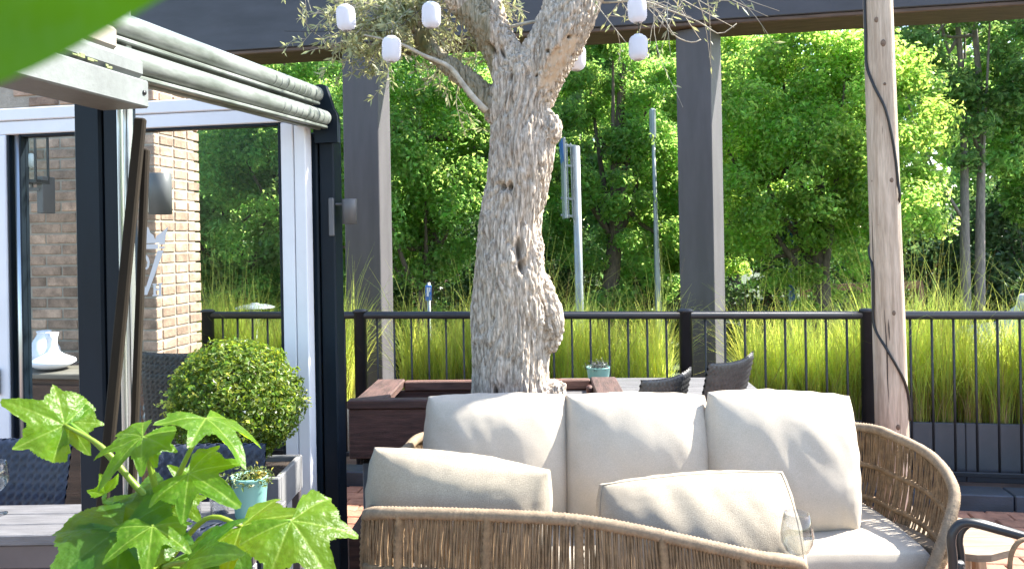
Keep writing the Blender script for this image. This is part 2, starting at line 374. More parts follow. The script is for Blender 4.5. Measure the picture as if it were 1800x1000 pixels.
# pergola
pg = thing_f('pergola', 'slate grey pergola beam on two square columns behind the railing', 'pergola', FF)
PY0 = 1.15
zb = FF.px(1100, 56, PY0-.01).z
def column(pl_, pr_, y0, d, ang, lab):
    a = FF.px(pl_, 400, y0); b = FF.px(pr_, 400, y0); w_ = b.x-a.x
    c = MB(); c.bx(-w_/2, w_/2, 0, d, -1.05, zb-.002, .006)
    o = part(pg, 'column', c, M['column_paint']); o.location = ((a.x+b.x)/2, y0, 0); o.rotation_euler = (0, 0, ang)
    bs = MB(); bs.bx(-w_/2-.012, w_/2+.012, -.012, d+.012, -1.05, -.8, .006); part(o, 'base', bs, M['slate']); return o
column(606, 668, PY0, .31, 0, '')
column(1192, 1255, PY0, .34, R(-19), '')
c = MB(); c.bx(-11, 5, PY0-.06, PY0+.37, zb+.037, zb+.62, .006); part(pg, 'beam', c, M['slate'])
c = MB(); c.bx(-11, 5, PY0-.05, PY0+.36, zb, zb+.035, .008); part(pg, 'soffit_board', c, M['soffit'])
# troughs of grass
xa = FF.px(606, 500, .1).x; xb = FF.px(700, 500, .3).x; xc = FF.px(1192, 500, .1).x; xd = FF.px(1290, 500, .3).x
segs = [(-4.9, xa-.03, 'hedge grass trough left of the pergola columns, behind the glass'), (xb+.03, xc-.03, 'dark grey grass trough between the two columns, behind the olive tree'), (xd+.03, 3.2, 'dark grey grass trough right of both columns, behind the timber post')]
for (x0, x1, lab) in segs:
    tg = thing('grass_trough', lab, 'planter', FF.world((x0, .08, 0)), ROT, 'planter troughs behind the railing')
    Lx = x1-x0; n = max(1, round(Lx/.62))
    for k in range(n):
        c = MB(); c.bx(Lx*k/n+.002, Lx*(k+1)/n-.002, 0, .03, 0, .36, .004); part(tg, 'front_panel', c, M['trough'])
    c = MB(); c.bx(0, .03, .032, .47, 0, .36); c.bx(Lx-.03, Lx, .032, .47, 0, .36); c.bx(.032, Lx-.032, .44, .47, 0, .36); part(tg, 'shell', c, M['trough'])
    c = MB(); c.bx(.031, Lx-.031, .031, .439, .02, .33); part(tg, 'soil', c, M['soil'])
def blades(N, xr, yr, z0, Lr, wr, bend, name, mt, segn=6, label='', stand=0.5):
    X = rng.uniform(xr[0], xr[1], N); 
    cl = np.round(X/.16)*.16; X = X*.5 + (cl + rng.normal(0, .035, N))*.5; X = np.clip(X, xr[0], xr[1])
    Yv = rng.uniform(yr[0], yr[1], N); L = rng.uniform(Lr[0], Lr[1], N)*(1+.12*np.sin(X*5.1)+.08*np.sin(X*13.7)); az = rng.uniform(0, 2*np.pi, N)
    bnd = np.abs(rng.normal(0, bend, N))+.05; lean = rng.normal(0, .10, N); W = rng.uniform(wr[0], wr[1], N); tw = rng.uniform(0, np.pi, N)
    V = np.zeros((N, segn+1, 2, 3), np.float32); tt = np.linspace(0, 1, segn+1)
    hx, hy = np.cos(az), np.sin(az)*.55
    for i, q in enumerate(tt):
        cx_ = X + hx*L*(lean*q + bnd*q**2.2); cy_ = Yv + hy*L*(lean*q + bnd*q**2.2); cz_ = z0 + L*(q - .55*bnd**1.3*q**3)
        ww = W*(1-q**2)*.5+.0004
        for s_, sg in ((0, -1), (1, 1)):
            V[:, i, s_, 0] = cx_ + sg*ww*np.cos(tw); V[:, i, s_, 1] = cy_ + sg*ww*np.sin(tw); V[:, i, s_, 2] = cz_
    V = V.reshape(N, -1, 3); idx = np.arange(N)[:, None, None]*(2*(segn+1)); q = np.array([[2*i, 2*i+1, 2*i+3, 2*i+2] for i in range(segn)])[None]
    return V.reshape(-1, 3), (idx+q).reshape(-1, 4)
M['grass'] = leafmat('reed_grass', (.28, .34, .07), (.86, .93, .16), .58, rough=.55, hv=.03, vv=.3, spec=.25, clump=2.5)
M['straw'] = leafmat('dry_grass', (.30, .22, .09), (.35, .25, .08), .3, rough=.7, hv=.02, vv=.35)
VV = []; QQ = []; off = 0; VS = []; QS = []; offs = 0
for (x0, x1, lab) in segs:
    for (N, Lr, wr, bd) in ((int(3300*(x1-x0)), (.40, .84), (.0028, .0055), .24), (int(260*(x1-x0)), (.80, 1.25), (.002, .0042), .5)):
        V, Q = blades(N, (x0+.03, x1-.03), (.13, .5), .33, Lr, wr, bd, '', None); VV.append(V); QQ.append(Q+off); off += len(V)
    V, Q = blades(int(1500*(x1-x0)), (x0+.03, x1-.03), (.12, .5), .33, (.10, .36), (.003, .006), .15, '', None, 4); VS.append(V); QS.append(Q+offs); offs += len(V)
    V, Q = blades(int(70*(x1-x0)), (x0+.03, x1-.03), (.13, .5), .33, (.7, 1.15), (.002, .004), .4, '', None, 4); VS.append(V); QS.append(Q+offs); offs += len(V)
o = link('reed_grass', npmesh('reed_grass', np.concatenate(VV), np.concatenate(QQ)), M['grass']); o.location = FF.o; o.rotation_euler = (0, 0, ROT)
tag(o, 'tall bright green reed grass growing behind the black railing', 'grass', kind='stuff')
o = link('dry_grass', npmesh('dry_grass', np.concatenate(VS), np.concatenate(QS)), M['straw']); o.location = FF.o; o.rotation_euler = (0, 0, ROT)
tag(o, 'straw coloured dry stems at the foot of the reed grass', 'grass', kind='stuff')

# ------------------------------------------------------------------ trees beyond the terrace
def leaves(C, N, size, asp=.5, up=.4, fold=.25, nrm=None):
    n_ = len(C); nv = rng.normal(0, 1, (n_, 3)) + np.array([0, 0, up])
    if nrm is not None: nv = nv*.6 + nrm*1.2
    nv /= np.linalg.norm(nv, axis=1)[:, None]; d = rng.normal(0, 1, (n_, 3)); d -= nv*(d*nv).sum(1)[:, None]; d /= np.linalg.norm(d, axis=1)[:, None]
    s_ = np.cross(nv, d); L = (size*rng.uniform(.65, 1.3, n_))[:, None]
    b0 = C-d*L*.5; t0 = C+d*L*.5-nv*L*fold*.5; l0 = C+s_*L*asp*.5+nv*L*fold*.5; r0 = C-s_*L*asp*.5+nv*L*fold*.5
    V = np.stack([b0, r0, t0, l0], 1).reshape(-1, 3); i = np.arange(n_)[:, None]*4
    return V, np.concatenate([i+np.array([[0, 1, 2]]), i+np.array([[0, 2, 3]])], 0)
def clumps(c, r, n, seed, pw=.45, zlo=-1):
    rg = np.random.default_rng(seed); out = []
    while len(out) < n:
        p = rg.normal(0, 1, 3); p /= np.linalg.norm(p); p *= rg.uniform(.15, 1)**pw
        k = 1+.22*noise.noise(Vector(p*2.1)+Vector((seed, 0, 0)))
        if p[2] < zlo: continue
        out.append(np.array(c)+p*np.array(r)*k)
    return np.array(out)
def tree(label, X, Y, H, zc, rx, rz, ncl, nl, leaf, mt, tr_, seed, bark='trunk_far', cat='tree', name='tree', group='trees beyond the terrace', trunks=1, cr=.17, asp=.55, zb0=-1.0):
    t = thing(name, label, cat, (X, Y, zb0), 0, group); rg = random.Random(seed)
    C = clumps((0, 0, zc-zb0), (rx, rx*.5, rz), ncl, seed); tb = []
    for k in range(trunks):
        ox = (k-(trunks-1)/2)*.5*tr_*5; pts = [(ox, 0, 0), (ox+rg.uniform(-.1, .1), 0, (zc-zb0)*.35), (ox*1.3+rg.uniform(-.25, .25), rg.uniform(-.2, .2), (zc-zb0)*.75), (ox*1.6+rg.uniform(-.3, .3), 0, (zc-zb0)+rz*.5)]
        P = spline(pts, 16); m = MB(); m.tube(P, [tr_*(1.15-.85*i/15) for i in range(16)], 9); part(t, 'trunk', m, M[bark]); tb.append(P)
    m = MB()
    for k in range(12):
        P = tb[k % trunks]; a = P[rg.randint(5, 13)]; b = Vector(C[rg.randrange(ncl)]); mid = a.lerp(b, .5)+Vector((0, 0, -.15*rx))
        m.tube(spline([a, mid, b], 9), [tr_*.4*(1-.1*i) for i in range(9)], 6)
    part(t, 'limbs', m, M[bark])
    rr = rx*cr; per = rng.multinomial(nl, np.ones(ncl)/ncl); P = np.repeat(C, per, 0)
    q = rng.normal(0, 1, P.shape); q /= np.linalg.norm(q, axis=1)[:, None]; rad = rng.uniform(.1, 1, len(P))**.5
    V, T = leaves(P+q*(rad[:, None])*np.array([rr, rr, rr*.75])*rng.uniform(.7, 1.25, (len(P), 1)), nl, leaf, asp, .5, nrm=q)
    part(t, 'crown', npmesh('crown', V, T), mt); return t
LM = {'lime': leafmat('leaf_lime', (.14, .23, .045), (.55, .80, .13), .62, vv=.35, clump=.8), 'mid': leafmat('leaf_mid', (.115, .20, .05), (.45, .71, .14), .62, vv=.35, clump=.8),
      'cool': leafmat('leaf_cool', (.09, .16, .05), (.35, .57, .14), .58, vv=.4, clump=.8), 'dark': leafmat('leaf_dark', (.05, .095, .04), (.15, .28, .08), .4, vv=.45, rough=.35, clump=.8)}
def atx(px, Y): return (px-900)/F*Y
tree('broad lime green maple seen between the right column and the timber post', atx(1445, 11.5), 11.5, 7, 2.7, 1.9, 2.3, 210, 62000, .080, LM['lime'], .15, 11)
tree('fresh green tree between the left column and the olive trunk', atx(745, 12), 12, 8, 2.9, 2.1, 2.5, 190, 58000, .080, LM['mid'], .14, 12)
tree('light green tree rising behind the grey road sign pole', atx(1075, 13), 13, 8, 2.8, 1.6, 3.0, 150, 46000, .082, LM['mid'], .17, 13)
tree('feathery green tree hanging beside the left edge of the right column', atx(1210, 14.5), 14.5, 9, 3.4, 1.9, 2.8, 150, 44000, .082, LM['lime'], .14, 14)
tree('green tree seen behind the rounded end of the awning tubes', atx(545, 13), 13, 9, 2.8, 2.2, 2.7, 150, 44000, .084, LM['mid'], .14, 15)
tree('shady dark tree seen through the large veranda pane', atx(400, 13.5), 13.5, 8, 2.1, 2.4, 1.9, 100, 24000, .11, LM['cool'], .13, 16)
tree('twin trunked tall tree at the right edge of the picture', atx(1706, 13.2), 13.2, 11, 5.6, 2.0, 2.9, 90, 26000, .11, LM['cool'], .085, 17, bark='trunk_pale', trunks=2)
tree('leafy bright tree at the far right beside the twin trunks', atx(1850, 14), 14, 9, 3.5, 2.0, 1.9, 70, 18000, .12, LM['mid'], .14, 18)
# back row closing the view
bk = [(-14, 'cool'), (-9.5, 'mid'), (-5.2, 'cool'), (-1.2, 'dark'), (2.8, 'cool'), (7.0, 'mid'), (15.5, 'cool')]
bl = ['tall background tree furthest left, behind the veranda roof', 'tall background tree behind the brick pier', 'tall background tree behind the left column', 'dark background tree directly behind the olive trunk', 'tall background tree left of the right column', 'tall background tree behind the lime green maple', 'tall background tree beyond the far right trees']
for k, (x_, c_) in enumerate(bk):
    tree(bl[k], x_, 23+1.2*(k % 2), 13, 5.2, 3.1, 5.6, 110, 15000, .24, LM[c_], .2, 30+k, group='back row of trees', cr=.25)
n_ = 30000; C = np.stack([rng.uniform(-34, 34, n_), rng.uniform(28, 31, n_), -1+rng.uniform(0, 1, n_)**.8*9], 1); C[:, 2] *= 1+.25*np.sin(C[:, 0]*.5)*.6; V, T = leaves(C, n_, .55, .6, .5)
tag(link('far_wood', npmesh('far_wood', V, T), LM['mid']), 'dark mass of woodland closing the view behind all trees', 'wood', kind='stuff')
# dark shrubs under the trees
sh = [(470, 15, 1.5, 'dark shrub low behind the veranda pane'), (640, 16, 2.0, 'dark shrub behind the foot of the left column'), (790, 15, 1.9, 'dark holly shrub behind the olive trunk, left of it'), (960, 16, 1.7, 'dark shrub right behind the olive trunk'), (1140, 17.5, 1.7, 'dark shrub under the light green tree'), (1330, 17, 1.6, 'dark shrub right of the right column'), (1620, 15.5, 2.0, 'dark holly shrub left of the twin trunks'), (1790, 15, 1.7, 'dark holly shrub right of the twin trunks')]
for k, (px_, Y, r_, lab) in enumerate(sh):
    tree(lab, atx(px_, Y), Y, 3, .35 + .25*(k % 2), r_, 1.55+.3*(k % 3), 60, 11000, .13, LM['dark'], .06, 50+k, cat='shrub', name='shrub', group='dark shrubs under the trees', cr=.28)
# ================================================================== OLIVE TREE AND ITS PLANTER
def barkmat():
    m = mat('olive_bark', (.19, .148, .108), .9, var=.3, scale=20, stretch=(4.5, 4.5, .6), col2=(.57, .485, .395), low=.34, high=.60, fine=.25, fscale=60)
    t = m.node_tree; L = t.links.new; b = t.nodes['Principled BSDF']; src = b.inputs['Base Color'].links[0].from_socket
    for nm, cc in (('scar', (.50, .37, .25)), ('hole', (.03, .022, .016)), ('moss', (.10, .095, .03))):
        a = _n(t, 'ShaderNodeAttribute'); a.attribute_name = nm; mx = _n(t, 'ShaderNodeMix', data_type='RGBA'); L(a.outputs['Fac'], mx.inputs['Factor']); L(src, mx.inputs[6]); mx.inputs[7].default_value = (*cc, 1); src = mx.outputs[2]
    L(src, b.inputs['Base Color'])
    tc = _n(t, 'ShaderNodeTexCoord'); mp = _n(t, 'ShaderNodeMapping'); mp.inputs['Scale'].default_value = (3.2, 3.2, .5); L(tc.outputs['Object'], mp.inputs['Vector'])
    rn = _n(t, 'ShaderNodeTexNoise', noise_type='RIDGED_MULTIFRACTAL', Scale=13.0, Detail=4.0); L(mp.outputs[0], rn.inputs['Vector'])
    bp = _n(t, 'ShaderNodeBump', Strength=.9, Distance=.012, invert=True); L(rn.outputs[0], bp.inputs['Height']); L(bp.outputs[0], b.inputs['Normal']); return m
M['bark'] = barkmat()
YT = 3.75
def seg(pts, n, nn=20, m=None):
    C = [at(x, y, YT+dy) for (x, y, w_, dy) in pts]; rad = [w_*.5/F*YT for (_, _, w_, _) in pts]
    S = spline([Vector((*c,)) for c in C], n); RS = []
    Ls = [0]
    for i in range(1, len(C)): Ls.append(Ls[-1]+(C[i]-C[i-1]).length)
    for k in range(n): RS.append(float(np.interp(Ls[-1]*k/(n-1), Ls, rad)))
    m.tube(S, RS, nn); return S, RS
tm = MB()
seg([(905, 790, 175, 0), (905, 720, 158, 0), (898, 680, 140, 0), (896, 640, 137, 0), (897, 590, 138, 0), (897, 540, 136, 0), (897, 500, 130, 0), (896, 450, 118, 0), (900, 400, 110, 0), (909, 350, 109, 0), (917, 300, 107, 0), (921, 250, 106, 0), (917, 205, 98, 0), (915, 170, 100, 0), (915, 135, 96, 0), (915, 105, 70, 0)], 80, 40, tm)
seg([(912, 165, 75, 0), (893, 120, 66, .02), (876, 85, 64, .02), (852, 50, 60, 0), (825, 20, 54, 0), (800, -15, 52, 0), (770, -70, 44, -.05)], 40, 24, tm)
seg([(893, 95, 44, .04), (876, 45, 36, .06), (862, 10, 32, .08), (852, -40, 28, .1)], 24, 16, tm)
seg([(925, 190, 80, 0), (945, 140, 84, -.02), (966, 100, 90, -.03), (987, 62, 97, -.03), (1003, 25, 97, -.02), (1012, -20, 94, 0), (1018, -90, 84, .05), (1040, -200, 60, .1)], 50, 28, tm)
seg([(885, 205, 46, .03), (845, 160, 40, .05), (805, 125, 34, .06), (768, 98, 26, .08), (742, 66, 30, .1), (740, 20, 32, .12), (732, -40, 28, .15)], 40, 14, tm)
seg([(905, 780, 100, -.05), (960, 700, 66, -.03), (990, 690, 34, -.02)], 12, 14, tm)      # root flare
seg([(890, 770, 90, -.02), (848, 705, 50, -.03), (832, 690, 20, -.02)], 10, 12, tm)
seg([(940, 490, 50, -.03), (960, 545, 52, -.04), (962, 585, 46, -.03), (940, 630, 40, 0)], 16, 16, tm)  # burl
seg([(940, 190, 30, -.04), (968, 225, 36, -.05), (950, 262, 24, -.04)], 12, 12, tm)
ol = thing('olive_tree', 'old olive tree with gnarled grey trunk growing in the brown timber planter', 'tree', (0, YT, .5))
tmp = link('tmp', tm.mesh('tmp'), None); md = tmp.modifiers.new('r', 'REMESH'); md.mode = 'VOXEL'; md.voxel_size = .0056
sm_ = tmp.modifiers.new('s', 'SMOOTH'); sm_.iterations = 9; sm_.factor = .5
dg = bpy.context.evaluated_depsgraph_get(); em = tmp.evaluated_get(dg).to_mesh()
nv = len(em.vertices); co = np.zeros(nv*3, np.float32); em.vertices.foreach_get('co', co); co = co.reshape(-1, 3)
no = np.zeros(nv*3, np.float32); em.vertices.foreach_get('normal', no); no = no.reshape(-1, 3)
npoly = len(em.polygons); lt = np.zeros(len(em.loops), np.int32); em.loops.foreach_get('vertex_index', lt); Qt = lt.reshape(npoly, 4)
def pixels(P):
    u = P[:, 0]/P[:, 1]*F; v = (EYE-P[:, 2])/P[:, 1]*F
    return CX+u+ROLL*v, CY+v-ROLL*u
PX, PY = pixels(co)
disp = np.zeros(nv)
for i in range(nv):
    x_, y_, z_ = co[i]; p = Vector((x_, y_, z_)); q = noise.noise_vector(p*2.5)*.12
    a = noise.noise(Vector(((x_+q.x)*30, (y_+q.y)*30, z_*3.2))); b_ = noise.noise(Vector((x_*74+5+q.x*30, y_*74, z_*9)))
    c_ = noise.noise(Vector((x_*7, y_*7, z_*2.6+3))); d_ = noise.noise(Vector((x_*90, y_*90+9, z_*38)))
    disp[i] = .016*min(abs(a)*4, 1) + .010*min(abs(b_)*3.5, 1) + .028*c_ + .004*d_ - .019 + .018*noise.noise(Vector((x_*11+7, y_*11, z_*.9)))
front = no[:, 1] < .3
def bump_at(px_, py_, rx, ry, ang=0):
    dx, dy = PX-px_, PY-py_; ca, sa = math.cos(ang), math.sin(ang); e = ((dx*ca+dy*sa)/rx)**2 + ((-dx*sa+dy*ca)/ry)**2
    return np.exp(-e**1.5)*front
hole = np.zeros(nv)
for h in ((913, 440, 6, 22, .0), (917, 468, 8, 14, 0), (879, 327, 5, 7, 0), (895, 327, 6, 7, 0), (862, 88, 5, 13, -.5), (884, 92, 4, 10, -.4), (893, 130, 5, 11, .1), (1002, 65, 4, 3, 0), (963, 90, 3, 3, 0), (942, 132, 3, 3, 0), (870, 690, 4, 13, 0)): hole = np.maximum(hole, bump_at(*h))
scar = np.maximum(np.clip(bump_at(975, 118, 16, 40, .45)*1.6, 0, 1), np.clip(bump_at(1000, 82, 15, 20, .5)*1.4, 0, 1))
scar = np.clip(scar*1.5-.3, 0, 1); nzs = np.array([noise.noise(Vector((p[0]*30, p[1]*30, p[2]*9)))+.6*noise.noise(Vector((p[0]*90, p[1]*90, p[2]*40))) if s_ > 0 else 0 for p, s_ in zip(co, scar)]); scar = np.clip(scar*(.85+.75*nzs), 0, .92)
disp = disp*(1-.85*scar) - .035*hole - .01*scar
lump = bump_at(948, 445, 12, 35)+bump_at(895, 465, 14, 18)*.5+bump_at(960, 560, 16, 26)+bump_at(975, 688, 24, 16)+bump_at(968, 230, 12, 16)
for i in np.nonzero(lump > .05)[0]:
    p = Vector(co[i]); disp[i] += lump[i]*(.012+.02*abs(noise.noise(p*45)) - .012*abs(noise.noise(p*80)))
moss = np.clip((bump_at(745, 75, 22, 45)*1.0 + bump_at(830, 160, 40, 22, .6)*.6), 0, 1)
moss = np.where((PX < 862) & (PY < 205) & (PY > 55-.9*(PX-760)), np.maximum(moss, .55), moss)
co2 = co + no*disp[:, None]
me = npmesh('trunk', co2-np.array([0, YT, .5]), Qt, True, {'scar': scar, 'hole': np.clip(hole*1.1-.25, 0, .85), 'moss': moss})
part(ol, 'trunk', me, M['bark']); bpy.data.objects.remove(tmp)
# twigs and leaves
tw = MB(); LC = []; LD = []
def twig(a, b, r0, nleaf, sag=.03, sub=3, rs=None):
    a, b = Vector(a), Vector(b); L = (b-a).length; mid = a.lerp(b, .5)+Vector((random.uniform(-.15, .15)*L, random.uniform(-.15, .15)*L, random.uniform(-.05, .2)*L))
    P = spline([a, mid, b+Vector((0, 0, -sag))], 9); tw.tube(P, [r0*(1-.085*i) for i in range(9)], 5)
    for k in range(nleaf):
        t_ = random.uniform(.25, 1); i = min(int(t_*8), 7); p = P[i].lerp(P[i+1], t_*8-i); d = (P[i+1]-P[i]).normalized()
        LC.append(p); LD.append((d*.7+Vector((random.gauss(0, .6), random.gauss(0, .6), random.gauss(0, .6)))).normalized())
    if sub > 0:
        for k in range(3):
            i = random.randint(2, 7); e = P[i]+Vector((random.gauss(0, .4), random.gauss(0, .3), random.gauss(-.12, .35)))*L*.75
            twig(P[i], e, r0*.55, max(nleaf*2//3, 3), sag*.5, sub-1)
src = {'l': (745, 30, .1), 'm': (800, 0, 0), 'r': (1040, -20, 0)}
for (s_, pts, nl) in (('l', [(520, 20), (545, 75), (570, 30), (600, 95), (640, 110), (620, 50), (655, 40), (690, 55), (680, 5), (590, -30), (560, -20), (650, -40), (630, 15), (600, 10), (560, 60), (610, 70), (660, 80), (700, 20), (640, -10), (580, -10)], 30),
                      ('m', [(720, 60), (780, 110), (805, 150), (760, 140), (830, 120), (700, 30), (720, 90), (880, -20), (920, 40), (930, 10), (900, 20), (700, -40), (770, 70), (740, 110)], 14),
                      ('r', [(1120, 30), (1180, 45), (1230, 55), (1290, 35), (1350, 15), (1215, 15), (1260, 5), (1165, 10), (1100, 60), (1310, 0), (1370, 5)], 6)):
    for (x_, y_) in pts:
        sx, sy, dy = src[s_]; dd = random.uniform(-.25, .2) if s_ != 'm' else random.uniform(.12, .4); twig(at(sx+random.uniform(-25, 25), sy+random.uniform(-30, 20), YT+dy), at(x_, y_, YT+dy+dd), .0045, nl, .04, 1 if s_ == 'r' else 2)
# the pale thin branch at the left and the bare ones at the right
tw.tube(spline([at(x, y, YT-.15) for (x, y) in ((640, 62), (700, 76), (745, 98), (790, 118), (815, 150), (835, 175), (855, 195))], 20), [.004+.0006*i for i in range(20)], 6)
tw.tube(spline([at(x, y, YT+.05) for (x, y) in ((895, 48), (930, 40), (960, 36))], 8), .008, 6)
tw.tube(spline([at(x, y, YT) for (x, y) in ((1060, 5), (1130, 3), (1180, 20), (1230, 40), (1265, 60), (1295, 42))], 20), [.006-.0002*i for i in range(20)], 5)
tw.tube(spline([at(x, y, YT) for (x, y) in ((1130, 2), (1165, 30), (1185, 62), (1215, 75), (1232, 70))], 16), .003, 5)
# crown above the picture's edge
crown_src = [at(770, -70, YT-.05), at(1040, -200, YT+.1), at(852, -40, YT+.1), at(732, -40, YT+.15)]
for k in range(6):
    a = random.choice(crown_src); d = Vector((random.gauss(0, .55), random.gauss(0, .5), .35+abs(random.gauss(.35, .3)))); twig(a, a+d*.9, .007, 12, .02, 1)
part(ol, 'twigs', tw, mat('olive_twig', (.38, .34, .27), .9, var=.3, scale=20), True, kind='stuff')
LC = np.array([tuple(p) for p in LC]); LD = np.array([tuple(p) for p in LD]); n_ = len(LC)
up = rng.normal(0, 1, (n_, 3)); up -= LD*(up*LD).sum(1)[:, None]; up /= np.linalg.norm(up, axis=1)[:, None]; sd_ = np.cross(LD, up); Ln = rng.uniform(.030, .058, n_)[:, None]
V = np.stack([LC, LC+LD*Ln*.5-sd_*Ln*.12+up*Ln*.03, LC+LD*Ln, LC+LD*Ln*.5+sd_*Ln*.12+up*Ln*.03], 1).reshape(-1, 3); i_ = np.arange(n_)[:, None]*4
part(ol, 'foliage', npmesh('foliage', V-np.array([0, YT, .5]), np.concatenate([i_+np.array([[0, 1, 2]]), i_+np.array([[0, 2, 3]])])), leafmat('olive_leaf', (.33, .34, .20), (.42, .43, .18), .4, rough=.5, vv=.35), kind='stuff')
# timber planter
PLF = Frame(*at(612, 703, 3.45).xy, 0, R(-2.0)); zt = at(612, 703, 3.45).z; WP = PLF.px(1106, 706, 0).x; DP = .64; zk = zt-.03
bx_ = thing_f('timber_planter', 'brown stained square timber planter holding the olive tree', 'planter', PLF)
hb = (800-712)/F*3.45
for k, (a, b) in enumerate(((0, WP),)):
    c = MB(); c.bx(.0, WP, 0, .035, zt-.04-hb, zt-.042, .004); part(bx_, 'upper_board', c, M['planter'])
c = MB(); c.bx(-.004, WP+.004, -.012, .05, zt-.04, zt, .005); part(bx_, 'front_cap', c, M['planter'])
c = MB(); c.bx(-.004, .145, .052, DP, zk-.035, zk+.006, .006); part(bx_, 'side_cap', c, M['planter_side'])
c = MB(); c.bx(WP-.13, WP+.004, .052, DP, zk-.035, zk+.006, .006); part(bx_, 'side_cap', c, M['planter_side'])
c = MB(); c.bx(.147, WP-.132, DP-.05, DP, zk-.05, zk, .006); part(bx_, 'back_cap', c, M['planter_top'])
for (x0, x1, y0, y1) in ((0, .035, .037, DP), (WP-.035, WP, .037, DP), (.037, WP-.037, DP-.035, DP)):
    c = MB(); c.bx(x0, x1, y0, y1, zt-.04-hb, zk-.052, .004); part(bx_, 'upper_board', c, M['planter'])
c = MB(); c.bx(.05, WP-.05, .04, DP-.02, .245, zt-.045-hb, .004); part(bx_, 'grey_panel', c, M['planter_grey'])
c = MB(); c.bx(-.01, WP+.01, -.01, DP, .0, .24, .006); part(bx_, 'lower_board', c, M['planter'])
c = MB(); c.bx(.04, WP-.04, .04, DP-.04, zt-.3, zt-.12, .004); part(bx_, 'soil', c, M['soil'])
c = MB(); q = PLF.px(1054, 686, .5); c.tube([(WP-.14, .45, zk-.05), (WP-.15, .42, zk-.005)], [.022, .016], 9); part(bx_, 'peg', c, M['planter'])
# paper lanterns and their string
lan = [(608, 32, 3.5, 'white paper lantern in the left twigs, leftmost of all'), (758, 27, 3.45, 'white paper lantern hanging beside the left olive limb'), (688, 87, 3.45, 'white paper lantern low in front of the left column head'), (1120, 18, 3.5, 'white paper lantern right of the trunk, upper of two'), (1122, 84, 3.5, 'white paper lantern right of the trunk, lower of two'), (1013, 102, 3.98, 'white paper lantern mostly hidden behind the right olive limb')]
for (x_, y_, Y, lab) in lan:
    p = at(x_, y_, Y); L_ = thing('paper_lantern', lab, 'lantern', p, 0, 'paper lanterns in the olive tree'); s_ = Y/F
    pr = []
    for k in range(25):
        q = k/24*2-1; rr = (1-abs(q)**5)**.5*16.5*s_ if abs(q) < 1 else .35*16.5*s_; rr = max(rr, .45*16.5*s_)
        pr.append((rr*(1+.03*math.cos(k*math.pi)), q*22.5*s_))
    L_.rotation_euler = (random.uniform(-.06, .06), random.uniform(-.06, .06), 0)
    part(L_, 'shade', MB().lathe(pr, n=24), M['lantern'])
    for zz_ in (-22.5*s_, 20.5*s_): part(L_, 'cap', MB().lathe([(0, 0), (7.5*s_, 0), (7.8*s_, 2*s_), (0, 2*s_)], (0, 0, zz_), 20), M['sign_white'])
    part(L_, 'hook', MB().tube([(0, 0, 22*s_), (0, 0, 22*s_+.03)], .0022, 5), M['cable'])
ls_ = thing('light_string', 'thin dark cord the paper lanterns hang from', 'cord', at(608, 52, 3.5))
for path in ([(500, 55), (560, 56), (608, 52), (690, 52), (760, 0), (800, -20)], [(1050, -10), (1120, -8), (1200, -20), (1300, -60)]):
    part(ls_, 'cord', MB().tube(spline([at(x, y, 3.5) for (x, y) in path], 30), .0016, 5), M['cable'], True)
for (x_, y_) in ((608, 70), (690, 64), (1122, 55)): part(ls_, 'drop', MB().tube([at(x_, y_-22, 3.49), at(x_+1, y_, 3.49)], .0018, 5), M['cable'], True)
# weathered timber post with cable
YP = 3.95; pa = at(1569, 780, YP); pb = at(1541, -60, YP); k0 = (pa-pb)/(pa.z-pb.z); base = pa-k0*pa.z; topp = pb+k0*1.0
po = thing('timber_post', 'weathered round timber post rising behind the sofa with a black cable round it', 'post', base)
n1, n2 = 90, 40; vs = []
for i in range(n1):
    q = i/(n1-1); c_ = base.lerp(topp, q); r0 = .083-.018*q
    for k in range(n2):
        a = 2*math.pi*k/n2; d = Vector((math.cos(a), math.sin(a), 0)); rr = r0*(1+.035*noise.noise(Vector((d.x*1.5, d.y*1.5, c_.z*1.3)))+.012*noise.noise(Vector((d.x*9, d.y*9, c_.z*1.2))))
        vs.append(c_+d*rr-base)
m = MB(); m.add(vs, [(i*n2+k, i*n2+(k+1) % n2, (i+1)*n2+(k+1) % n2, (i+1)*n2+k) for i in range(n1-1) for k in range(n2)] + [tuple((n1-1)*n2+k for k in range(n2))], True)
part(po, 'shaft', m, M['post_wood'])
def on_post(px_, py_, out=.0):
    u, v = uv_(px_, py_); z = EYE - v/F*(YP-.07); ax = base+k0*z; r_ = .083-.018*(z/topp.z)+out; X = u/F*(YP-.05); dx = max(-r_*.98, min(r_*.98, X-ax.x)); return Vector((ax.x+dx, ax.y-math.sqrt(max(r_*r_-dx*dx, 0)), z))
for (x_, y_, rx, ry) in ((1541, 34, 5, 6), (1550, 76, 5, 7), (1552, 148, 3, 3), (1540, 317, 4, 4.5), (1563, 317, 4, 5), (1546, 395, 2.5, 2.5), (1567, 550, 3.5, 5), (1574, 750, 4, 5.5), (1553, 748, 4, 5), (1543, 229, 2.2, 2.2)):
    m = MB(); c_ = on_post(x_, y_, -.012); m.lathe([(.0, 0), (.7, .3), (1, .45), (.95, .8), (.6, 1.0), (0, 1.05)], n=14); s_ = YP/F
    R_ = Matrix.Rotation(R(90), 3, 'X'); m.v = [tuple(R_ @ Vector((p[0]*rx*s_, p[1]*ry*s_, p[2]*.0145)) + c_ - base) for p in m.v]; part(po, 'knot', m, M['knot'])
